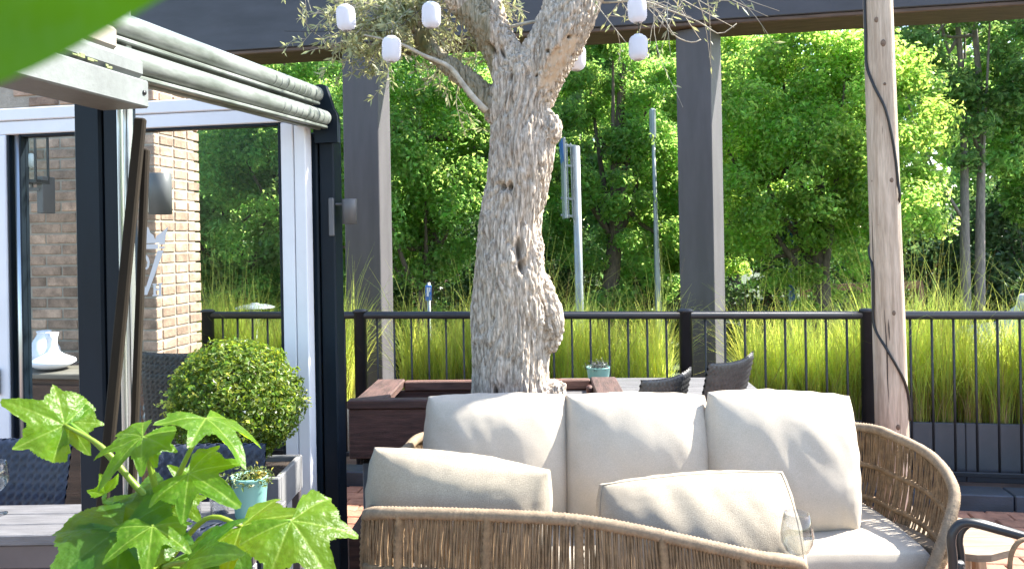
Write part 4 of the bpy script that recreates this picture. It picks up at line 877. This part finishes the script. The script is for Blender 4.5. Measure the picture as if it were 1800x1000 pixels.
for (x_, lab) in ((337, 'clear tumbler on the veranda table behind the leafy plant, left one'), (386, 'clear tumbler on the veranda table beside the teal pot')):
    p = at(x_, 895, 2.28); o = single('tumbler', MB().lathe([(.0, 0), (.026, 0), (.03, .08), (.0285, .08), (.0245, .006), (0, .006)], (p.x, 2.28, TZ+.001), 24), M['clear'], lab, 'glass', (p.x, 2.28, TZ), 'tumblers on the veranda table')
wine_glass('stemmed wine glass cut off by the left edge of the picture', (at(-6, 900, 2.3).x, 2.3, TZ+.001), .85)
# rear table with black chairs
rt_ = thing('terrace_table', 'grey topped terrace table between the planter and the railing', 'table', (.80, 4.05, 0), R(-4))
for k in range(2): c = MB(); c.bx(-.56, .46, -.26+.271*k, -.26+.271*k+.269, .722, .75, .003); part(rt_, 'plank', c, M['table_top'])
c = MB(); c.bx(-.54, .44, -.24, -.215, .66, .72); c.bx(-.54, .44, .235, .26, .66, .72); c.bx(.415, .44, -.214, .234, .66, .72); part(rt_, 'apron', c, M['black_metal'])
for x_ in (-.52, .45):
    for y_ in (-.23, .25): c = MB(); c.bx(x_-.022, x_+.022, y_-.022, y_+.022, 0, .735 if x_ > 0 else .66, .003); part(rt_, 'leg', c, M['black_metal'])
p = at(1052, 667, 4.22); o = pot('teal pot with grey lavender on the terrace table behind the planter', (p.x, 4.22, .7515), .066, .052, .085); tuft(o, 700, .05, .07, .035, .018, .25, M['lav'])
gk = 'black wicker chairs behind the sofa'
wicker_chair('black wicker chair behind the middle sofa cushion, the nearer and lower one', (.60, 3.62, 0), R(48), 'black_weave', .44, .905, group=gk, lean=.25, curve=.03, top=.03, cell=.026)
wicker_chair('black wicker chair right of its twin, behind the right sofa cushion', (.92, 3.74, 0), R(48), 'black_weave', .46, .955, group=gk, lean=.25, curve=.03, top=.03, cell=.026)
# stacked chairs behind the box ball
for k in range(3):
    p = at(322, 700, 3.75); wicker_chair(['dark wicker chair at the bottom of the stack behind the box ball', 'dark wicker chair in the middle of the stack behind the box ball', 'dark wicker chair on top of the stack behind the box ball'][k], (p.x+.02, 3.85, .045*k), R(8), 'black_weave', .46, .93, group='stacked chairs behind the box ball', lean=.12, arms=True, cell=.025)
# black tubular chair at the lower right corner
mc = thing('metal_chair', 'black tubular armchair cut off at the lower right corner', 'chair', (1.72, 2.3, 0))
for dx, dy in ((0, 0), (.022, .05)):
    pts = [Vector((at(1676, 1000, 2.35).x+dx, 2.35+dy, 0)), at(1676, 1010, 2.35+dy)+Vector((dx, 0, 0)), at(1672, 950, 2.35+dy)+Vector((dx, 0, 0)), at(1680, 927, 2.35+dy)+Vector((dx, 0, 0)), at(1702, 918, 2.34+dy)+Vector((dx, 0, 0)), at(1760, 932, 2.31+dy)+Vector((dx*.5, 0, 0)), at(1860, 960, 2.25+dy), at(1960, 985, 2.2+dy)]
    m = MB(); m.tube(spline(pts, 60), .0135, 10); part(mc, 'armrest', m, M['black_metal'], True)
m = MB(); ridged(m, [at(1682, 985, 2.375), at(1683, 1080, 2.375), Vector((1.37, 2.375, .1))], .02, .012, .15); part(mc, 'leg', m, M['black_weave'], True)
m = MB(); m.tube(spline([at(1776, 1030, 2.2), at(1776, 985, 2.2), at(1784, 960, 2.2), at(1800, 948, 2.2), at(1840, 946, 2.2)], 24), .0065, 8); part(mc, 'side_hoop', m, M['rope'], True)
m = weave_panel(.46, .34, .42, .04, cell=.026); rr_ = Matrix.Rotation(R(-70), 3, 'Z'); m.v = [tuple(rr_ @ Vector(p) + Vector((.28, -.15, 0))) for p in m.v]; part(mc, 'backrest', m, M['black_weave'])
m = MB(); m.bx(-.22, .25, -.32, .06, .36, .41, .015); part(mc, 'seat', m, M['black_weave'])
for (x_, y_) in ((.22, -.3), (-.2, -.3), (.22, .04)): m = MB(); m.tube([(x_, y_, 0), (x_, y_, .37)], .0135, 8); part(mc, 'leg', m, M['black_metal'])
p = at(1690, 948, 2.86); st = thing('wooden_stool', 'round pale teak side table right of the woven sofa arm', 'side table', (p.x, 2.92, 0)); zz = p.z
for k in range(5):
    a, b = -.2+.08*k, -.2+.08*(k+1); m = MB(); pts = []
    for (y_, s_) in ((a+.001, -1), (a+.001, 1), ((a+b)/2, 1), (b-.001, 1), (b-.001, -1), ((a+b)/2, -1)): pts.append(Vector((s_*math.sqrt(max(.2005**2-y_*y_, .0004)), y_, zz-.025)))
    m.prism(pts, (0, 0, .025)); part(st, 'top_slat', m, M['teak'])
for a in (20, 140, 260): m = MB(); m.bar((.16*math.cos(R(a)), .13*math.sin(R(a)), 0), (.11*math.cos(R(a)), .1*math.sin(R(a)), zz-.026), .05, .05, .008); part(st, 'leg', m, M['teak_leg'])

# ================================================================== BOX BALL AND LEAFY PLANT
YB = 2.86; cb0 = at(414, 706, YB); rb = 113/F*YB
bb = thing('box_ball', 'clipped round box ball shrub in a grey legged planter', 'shrub', (cb0.x, YB, 0))
n_ = 16000; q = rng.normal(0, 1, (n_, 3)); q /= np.linalg.norm(q, axis=1)[:, None]
lump = np.array([1+.10*noise.noise(Vector(p)*2.6)+.10*noise.noise(Vector(p)*7)+.05*noise.noise(Vector(p)*15) for p in q]); rad = rb*lump*rng.uniform(.35, 1.03, n_)**.28
C = q*rad[:, None]*np.array([1, 1, .95])+np.array([0, 0, cb0.z]); V, T = leaves(C, n_, .0185, .6, .5, nrm=q)
part(bb, 'foliage', npmesh('foliage', V, T), leafmat('box_leaf', (.09, .145, .02), (.34, .46, .04), .4, rough=.4, vv=.45, hv=.03))
m = MB(); m.tube(spline([(0, 0, .5), (.01, 0, .7), (0, 0, cb0.z)], 8), .02, 8)
for k in range(10): d = Vector((random.gauss(0, 1), random.gauss(0, 1), random.gauss(.2, .8))).normalized()*rb*.8; m.tube([(0, 0, cb0.z-.08), Vector((0, 0, cb0.z))+d*.5, Vector((0, 0, cb0.z))+d], [.012, .008, .003], 6)
part(bb, 'stem', m, M['trunk_far'])
C = []; 
for k in range(90):
    p = rng.normal(0, 1, 3); p /= np.linalg.norm(p); p[2] = abs(p[2])*.9-.15; L_ = rng.uniform(.02, .055)
    for j in range(8): C.append(np.array([0, 0, cb0.z])+p*(rb*1.0+L_*j/7-.01)+rng.normal(0, .004, 3))
V, T = leaves(np.array(C), len(C), .016, .55, .6); part(bb, 'shoots', npmesh('shoots', V, T), M['grass'], kind='stuff')
pz = at(497, 818, YB).z; px1 = at(498, 818, YB-.1).x-cb0.x
bp_ = thing('legged_planter', 'grey square planter on legs under the clipped box ball', 'planter', (cb0.x, YB, 0))
c = MB(); c.bx(-px1, px1, -.15, -.13, pz-.13, pz); c.bx(-px1, px1, .13, .15, pz-.13, pz); c.bx(-px1, -px1+.02, -.128, .128, pz-.13, pz); c.bx(px1-.02, px1, -.128, .128, pz-.13, pz); c.bx(-px1+.021, px1-.021, -.128, .128, pz-.13, pz-.11); part(bp_, 'trough', c, M['pot_grey'])
c = MB(); c.bx(-px1+.021, px1-.021, -.128, .128, pz-.108, pz-.02); part(bp_, 'soil', c, M['soil'])
for sx in (-1, 1):
    for sy in (-1, 1): c = MB(); c.bx(sx*(px1-.02)-.015, sx*(px1-.02)+.015, sy*.13-.015, sy*.13+.015, 0, pz-.132, .003); part(bp_, 'leg', c, M['table_frame'])

M['fatsia'] = leafmat('broad_leaf', (.06, .15, .010), (.54, .82, .02), .55, rough=.40, vv=.28, hv=.015, spec=.3, vein=(.30, .42, .08))
M['fatsia_dark'] = leafmat('broad_leaf_dark', (.032, .095, .012), (.28, .56, .02), .5, rough=.38, vv=.2, hv=.012, spec=.35, vein=(.13, .24, .05))
def palm_leaf(att, tip, hint, nl=7, spread=40, depth=.55, droop=.25, fold=.16, seed=0, wob=.05):
    a, b = Vector(att), Vector(tip); Rr = (b-a).length; u = (b-a).normalized(); n = Vector(hint); n = (n-u*n.dot(u)).normalized(); s_ = n.cross(u); rg = random.Random(seed)
    h = nl//2; cent = [(i-h)*spread+rg.uniform(-4, 4) for i in range(nl)]; ln = [(1-.13*abs(i-h)-.03*(i-h)**2*.5)*rg.uniform(.9, 1.08) for i in range(nl)]; lim = h*spread+spread*.55
    NA, NR = 150, 11; V = []; vein = []; Q = []
    for k in range(NA+1):
        th = -lim+2*lim*k/NA; best = 0; dm = 99
        for c_, l_ in zip(cent, ln):
            d = abs(th-c_)/(spread*.5); val = l_*(.90-depth*(1-math.cos(math.pi*min(d, 1.25)))/2+.10*math.exp(-(d/.22)**2))
            if val > best: best = val
            dm = min(dm, d)
        if abs(th) > lim-6: best *= .8
        ser = 1+.03*abs(math.sin(th*.45))+.015*math.sin(th*1.7+1); r_ = Rr*best*ser
        for j in range(NR):
            q = j/(NR-1); rho = r_*q; x = rho*math.cos(R(th)); y = rho*math.sin(R(th))
            z = -droop*Rr*(rho/Rr)**2 + fold*rho*min(dm, 1)*(1.0-.5*q) + Rr*wob*noise.noise(Vector((x/Rr*3+seed*2.3, y/Rr*3, seed)))*q + Rr*.012*math.sin(q*26)*(1-abs(1-2*min(dm, 1)))*q
            V.append(a+u*x+s_*y+n*z); vein.append(math.exp(-(dm*rho/Rr/.024)**2)*.8*(1-.3*q)+.28*max(0, math.sin(q*26+dm*3))**6*min(dm*2, 1))
    for k in range(NA):
        for j in range(NR-1):
            i = k*NR+j; Q.append((i, i+1, i+NR+1, i+NR))
    return V, Q, vein
YF = 1.15
fp_ = thing('leafy_plant', 'large lobed leafy plant in the lower left foreground', 'plant', (at(285, 1000, YF).x, YF, 0))
st_ = MB(); S0 = Vector((at(287, 1000, YF).x, YF, .30))
main = spline([S0, at(290, 1300, YF), at(289, 1000, YF), at(284, 940, YF), at(283, 870, YF)], 30); st_.tube(main, [.010-.0002*i for i in range(30)], 10)
jn = [at(284, 1000, YF), at(285, 960, YF), at(283, 900, YF)]
LV = [ # attach, tip, normal hint, lobes, depth, droop, fold, dark, petiole via, stem joint
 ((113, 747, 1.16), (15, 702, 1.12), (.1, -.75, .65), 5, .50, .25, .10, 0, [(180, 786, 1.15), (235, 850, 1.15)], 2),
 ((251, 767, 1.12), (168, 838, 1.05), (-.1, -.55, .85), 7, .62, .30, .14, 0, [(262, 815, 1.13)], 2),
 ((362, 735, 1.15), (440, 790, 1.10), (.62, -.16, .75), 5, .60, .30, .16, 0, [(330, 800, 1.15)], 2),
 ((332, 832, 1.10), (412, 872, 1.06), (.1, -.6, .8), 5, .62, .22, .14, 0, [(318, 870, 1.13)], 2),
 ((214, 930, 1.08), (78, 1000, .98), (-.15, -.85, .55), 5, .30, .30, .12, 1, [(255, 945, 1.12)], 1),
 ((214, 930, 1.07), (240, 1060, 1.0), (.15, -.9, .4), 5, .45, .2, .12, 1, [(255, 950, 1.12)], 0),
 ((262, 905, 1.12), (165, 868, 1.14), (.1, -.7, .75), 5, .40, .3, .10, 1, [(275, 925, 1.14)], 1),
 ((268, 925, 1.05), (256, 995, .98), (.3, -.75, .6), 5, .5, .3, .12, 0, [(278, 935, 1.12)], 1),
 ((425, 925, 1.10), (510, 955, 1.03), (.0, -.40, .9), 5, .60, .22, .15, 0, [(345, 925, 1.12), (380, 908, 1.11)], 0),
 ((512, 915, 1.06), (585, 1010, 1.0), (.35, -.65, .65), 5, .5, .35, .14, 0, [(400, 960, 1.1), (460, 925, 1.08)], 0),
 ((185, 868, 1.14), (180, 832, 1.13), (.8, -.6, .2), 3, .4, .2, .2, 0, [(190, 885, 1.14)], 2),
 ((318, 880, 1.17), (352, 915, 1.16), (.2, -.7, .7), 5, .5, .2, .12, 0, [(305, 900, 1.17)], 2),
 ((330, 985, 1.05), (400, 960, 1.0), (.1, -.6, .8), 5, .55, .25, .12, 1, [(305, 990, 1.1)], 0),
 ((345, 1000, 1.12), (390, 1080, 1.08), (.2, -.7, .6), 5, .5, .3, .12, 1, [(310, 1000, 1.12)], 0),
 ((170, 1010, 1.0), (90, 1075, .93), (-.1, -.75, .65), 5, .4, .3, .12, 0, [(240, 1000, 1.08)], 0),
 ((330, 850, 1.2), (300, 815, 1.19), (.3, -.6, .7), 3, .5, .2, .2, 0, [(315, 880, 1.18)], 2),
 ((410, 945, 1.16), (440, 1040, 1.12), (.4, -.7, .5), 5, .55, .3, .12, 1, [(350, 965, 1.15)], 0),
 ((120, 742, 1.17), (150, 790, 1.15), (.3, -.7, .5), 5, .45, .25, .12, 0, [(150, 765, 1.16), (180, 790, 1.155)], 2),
 ((258, 775, 1.13), (318, 790, 1.15), (.1, -.6, .8), 3, .5, .2, .12, 0, [(262, 800, 1.13)], 2),
]
for k, (a, b, hint, nl, dp, dr, fo, dark, via, jj) in enumerate(LV):
    A, B = at(*a), at(*b); V, Q, ve_ = palm_leaf(A, B, hint, nl, 44 if nl > 5 else 52, dp*.72, dr, fo, k+3)
    part(fp_, 'leaf', npmesh('leaf', np.array([tuple(p) for p in V])-np.array(fp_.location), np.array(Q), True, {'vein': ve_}), M['fatsia_dark' if dark else 'fatsia'])
    P = [jn[jj]]+[at(*v_) for v_ in via[::-1]][::1]+[A]
    P = [jn[jj]]+[at(*v_) for v_ in sorted(via, key=lambda q_: (Vector(at(*q_))-jn[jj]).length)]+[A]
    st_.tube(spline(P, 16), [.0052-.00015*i for i in range(16)], 8)
part(fp_, 'stems', st_, M['stem'], True)
pp_ = thing('plant_pot', 'grey round pot the lobed leafy plant grows in', 'plant pot', (fp_.location.x, YF, 0)); part(pp_, 'vessel', MB().lathe([(0, 0), (.11, 0), (.15, .3), (.155, .34), (.145, .34), (.14, .3), (0, .28)], n=32), M['pot_grey'])
# leaf of another plant hanging close above the lens, out of focus
M['near_leaf'] = leafmat('near_leaf', (.014, .045, .002), (.04, .12, .002), .5, rough=.5, vv=.05, hv=.005, spec=.2, vein=(.03, .09, .005))
a, b = at(-560, 0, .125), at(385, -72, .105); n = 40; P = []
for i in range(n+1):
    q = i/n; c_ = a.lerp(b, q)+Vector((0, 0, .004*math.sin(q*3))); wd = .0222*math.sin(math.pi*min(q*.98+.02, 1)**.85)**1.0
    P.append([c_+Vector((0, .002*abs(j/4), -j/4*wd)) for j in range(-4, 5)])
nl_ = thing('overhanging_plant', 'blurred green leaf hanging close to the lens at the top left', 'plant', (-.42, .25, 0))
part(nl_, 'leaf', MB().grid(P), M['near_leaf'], True)
part(nl_, 'stem', MB().tube(spline([a, a+Vector((-.05, .01, -.02)), Vector((-.36, .24, 1.2)), Vector((-.42, .25, .0))], 24), .003, 6), M['stem'], True)

# ================================================================== BEYOND THE TERRACE
# road sign seen edge on
Y = 9.5; p0 = at(1018, 560, Y); p1 = at(1012, 258, Y); sg = thing('road_sign', 'grey road sign pole with panels seen edge on, right of the olive trunk', 'sign', (p0.x, Y, -1))
m = MB(); m.tube([Vector((p0.x+.02, Y, -1)), p1], .05, 14); part(sg, 'pole', m, M['galv'], True)
t0, t1 = at(996, 248, Y), at(1000, 388, Y)
m = MB(); m.bar(at(988, 248, Y)+Vector((0, -.1, 0)), at(992, 385, Y)+Vector((0, -.1, 0)), .03, .5, .004, up=(0, 1, 0)); part(sg, 'panel', m, M['galv'], True)
m = MB(); m.bar(at(984.5, 250, Y)+Vector((0, -.1, 0)), at(989, 300, Y)+Vector((0, -.1, 0)), .012, .5, .003, up=(0, 1, 0)); part(sg, 'blue_face', m, M['sign_blue'], True)
for y_ in (255, 290, 348, 378): m = MB(); m.bar(at(986, y_, Y), at(1014, y_+3, Y), .022, .03, .004); part(sg, 'bracket', m, M['galv'], True)
for x_ in (996, 1003): m = MB(); m.bar(at(x_, 252, Y), at(x_+4, 384, Y), .016, .016, .003); part(sg, 'strut', m, M['galv'], True)
# lamp pole
Y = 12.3; m = MB(); a = at(1158, 560, Y); b = at(1147, 205, Y); bs = Vector((a.x+.02, Y, -1)); m.tube([bs, a, a.lerp(b, .55), b], [.06, .055, .035, .025], 12)
lp = thing('lamp_pole', 'thin pale street lamp pole half hidden by leaves, left of the right column', 'lamp post', bs); part(lp, 'pole', m, M['galv'], True)
m = MB(); m.box(b+Vector((0, 0, -.12)), (.1, .1, .5), .03); part(lp, 'head', m, M['galv'], True)
# blue white pole behind the maple
Y = 12.0; m = MB(); a = at(1392, 560, Y); b = at(1388, 390, Y); fpz = thing('sign_pole', 'thin pale pole with small blue signs left of the timber post', 'sign', (a.x, Y, -1)); m.tube([Vector((a.x, Y, -1)), b], .03, 10); part(fpz, 'pole', m, M['galv'], True)
for (y_, h_) in ((415, 22), (515, 26)): m = MB(); m.box(at(1392, y_, Y-.05), (.10, .012, h_/F*Y), .006); part(fpz, 'plate', m, M['sign_blue'], True)
# small blue sign in the grass
Y = 9; p = at(753, 515, Y); bs_ = thing('blue_sign', 'small blue and white traffic sign above the grass, left of the olive', 'sign', (p.x, Y, -1)); k_ = Y/F
m = MB(); m.tube([(0, .03, 0), (0, .03, p.z+1+18*k_)], .02, 8); part(bs_, 'pole', m, M['galv'])
m = MB(); m.box((0, 0, p.z+1), (11*k_, .012, 27*k_), .01); pl_ = part(bs_, 'plate', m, M['sign_blue'])
m = MB(); m.box((-1*k_, -.009, p.z+1+2*k_), (3.2*k_, .004, 16*k_), .001); m.box((2.5*k_, -.009, p.z+1+6*k_), (2*k_, .004, 8*k_), .001); part(pl_, 'pictogram', m, M['sign_white'])
# garden lamp with a flat disc
Y = 7.5; p = at(448, 540, Y); k_ = Y/F; gl_ = thing('garden_lamp', 'pale garden lamp with flat disc hat seen through the pane', 'lamp', (p.x, Y, -1))
part(gl_, 'pole', MB().tube([(0, 0, 0), (0, 0, p.z+1-30*k_)], .03, 10), M['galv'])
part(gl_, 'globe', MB().lathe([(0, -34*k_), (9*k_, -34*k_), (10*k_, -6*k_), (0, -6*k_)], (0, 0, p.z+1), 20), M['lantern'])
part(gl_, 'disc_hat', MB().lathe([(0, -3*k_), (20*k_, -3*k_), (34*k_, -2*k_), (34*k_, 0), (22*k_, 4*k_), (8*k_, 5.5*k_), (7*k_, 7.5*k_), (0, 8*k_)], (0, 0, p.z+1), 32), M['galv'])
# low timber barrier under the maple
Y = 13.5; a, b = at(1415, 507, Y), at(1620, 500, Y); br_ = thing('timber_barrier', 'low reddish timber barrier glimpsed through the grass', 'barrier', (a.x, Y, -1)); m = MB(); m.bar(a, b, .09, .12); part(br_, 'rail', m, M['paver'], True)
for q in (.0, .5, 1): c_ = a.lerp(b, q); m = MB(); m.bar(Vector((c_.x, Y+.07, -1)), c_+Vector((0, .07, 0)), .1, .1); part(br_, 'post', m, M['paver'], True)
# parked car and person at the right edge
cr = thing('parked_car', 'white parked car at the right edge, half hidden by the grass', 'car', (9.5, 12.3, -1), R(8))
prof = [(-2.1, .35), (-2.12, .75), (-1.9, .95), (-1.25, 1.0), (-.65, 1.42), (.75, 1.46), (1.45, 1.05), (2.05, .92), (2.12, .6), (2.08, .33)]
m = MB(); m.prism([Vector((x, -.85, z)) for x, z in prof], (0, 1.7, 0)); body = part(cr, 'body', m, mat('car_paint', (.62, .64, .67), .25, var=.02))
m = MB(); 
for ys in (-.856, .853):
    m.prism([Vector((x, ys, z)) for x, z in ((-1.12, 1.03), (-.62, 1.37), (.0, 1.4), (.0, 1.03))], (0, .004, 0)); m.prism([Vector((x, ys, z)) for x, z in ((.06, 1.03), (.06, 1.4), (.7, 1.4), (1.25, 1.05))], (0, .004, 0))
part(cr, 'window', m, mat('car_glass', (.02, .025, .03), .1, var=.05))
for x_ in (-1.3, 1.3):
    for y_ in (-.8, .8): m = MB(); m.tube([(x_, y_-.1, .32), (x_, y_+.1, .32)], .32, 24); o = part(cr, 'wheel', m, M['cable']); m = MB(); m.tube([(x_, y_-.104, .32), (x_, y_+.104, .32)], .2, 16); part(o, 'rim', m, M['galv'])
for y_ in (-.6, .6): m = MB(); m.box((-2.1, y_, .72), (.06, .3, .14), .02); part(cr, 'headlight', m, M['sign_white'])
# person walking past
ph = at(1806, 528, 9.0); pe = thing('person', 'grey haired person in a pale shirt walking past at the right edge', 'person', (ph.x, 9.0, -1))
hz = ph.z+1; sc = hz/1.66
jt = {'pel': (0, 0, .95), 'che': (0, 0, 1.3), 'nec': (0, 0, 1.47), 'hea': (.01, 0, 1.56), 'top': (.02, 0, 1.68), 'ls': (0, .19, 1.4), 'le': (-.06, .25, 1.13), 'lh': (.05, .24, .9), 'rs': (0, -.19, 1.4), 're': (.02, -.25, 1.13), 'rh': (.16, -.22, .93), 'lk': (.13, .1, .52), 'lf': (.12, .1, .07), 'lt': (.27, .1, .03), 'rk': (-.02, -.1, .52), 'rf': (-.22, -.1, .12), 'rt': (-.1, -.1, .03)}
ed = [('pel', 'che'), ('che', 'nec'), ('nec', 'hea'), ('hea', 'top'), ('che', 'ls'), ('ls', 'le'), ('le', 'lh'), ('che', 'rs'), ('rs', 're'), ('re', 'rh'), ('pel', 'lk'), ('lk', 'lf'), ('lf', 'lt'), ('pel', 'rk'), ('rk', 'rf'), ('rf', 'rt')]
ra = {'pel': .15, 'che': .15, 'nec': .06, 'hea': .09, 'top': .07, 'ls': .065, 'le': .045, 'lh': .035, 'rs': .065, 're': .045, 'rh': .035, 'lk': .065, 'lf': .045, 'lt': .035, 'rk': .065, 'rf': .045, 'rt': .035}
ks = list(jt); me = bpy.data.meshes.new('body'); me.from_pydata([Vector(jt[k])*sc for k in ks], [(ks.index(a), ks.index(b)) for a, b in ed], [])
tmp = link('tmp', me, None); sk = tmp.modifiers.new('s', 'SKIN'); 
for i, k in enumerate(ks): me.skin_vertices[0].data[i].radius = (ra[k]*sc, ra[k]*sc); me.skin_vertices[0].data[i].use_root = (k == 'pel')
ss = tmp.modifiers.new('u', 'SUBSURF'); ss.levels = 2; ss.render_levels = 2
dg = bpy.context.evaluated_depsgraph_get(); bm2 = bpy.data.meshes.new_from_object(tmp.evaluated_get(dg)); bpy.data.objects.remove(tmp); bm2.materials.clear()
def person_mat():
    m = mat('pale_shirt', (.58, .64, .70), .8, var=.06); sk_ = mat('skin', (.55, .33, .25), .6, var=.05); tr_ = mat('trousers', (.06, .07, .1), .8); return m, sk_, tr_
pm_ = person_mat()
for q in pm_: bm2.materials.append(q)
for f in bm2.polygons:
    z = f.center.z/sc; f.material_index = 1 if (z > 1.47 or (abs(f.center.y) > .2*sc and z < 1.1)) else (2 if z < .95 else 0); f.use_smooth = True
link('body', bm2, None, pe)
m = MB(); m.lathe([(0, .115), (.055, .105), (.09, .06), (.098, .0), (.085, -.05), (.06, -.075)], (-.012, 0, 1.63), 20); m.v = [tuple(Vector(p)*sc) for p in m.v]; part(pe, 'hair', m, mat('grey_hair', (.50, .48, .46), .8, var=.15, scale=30))
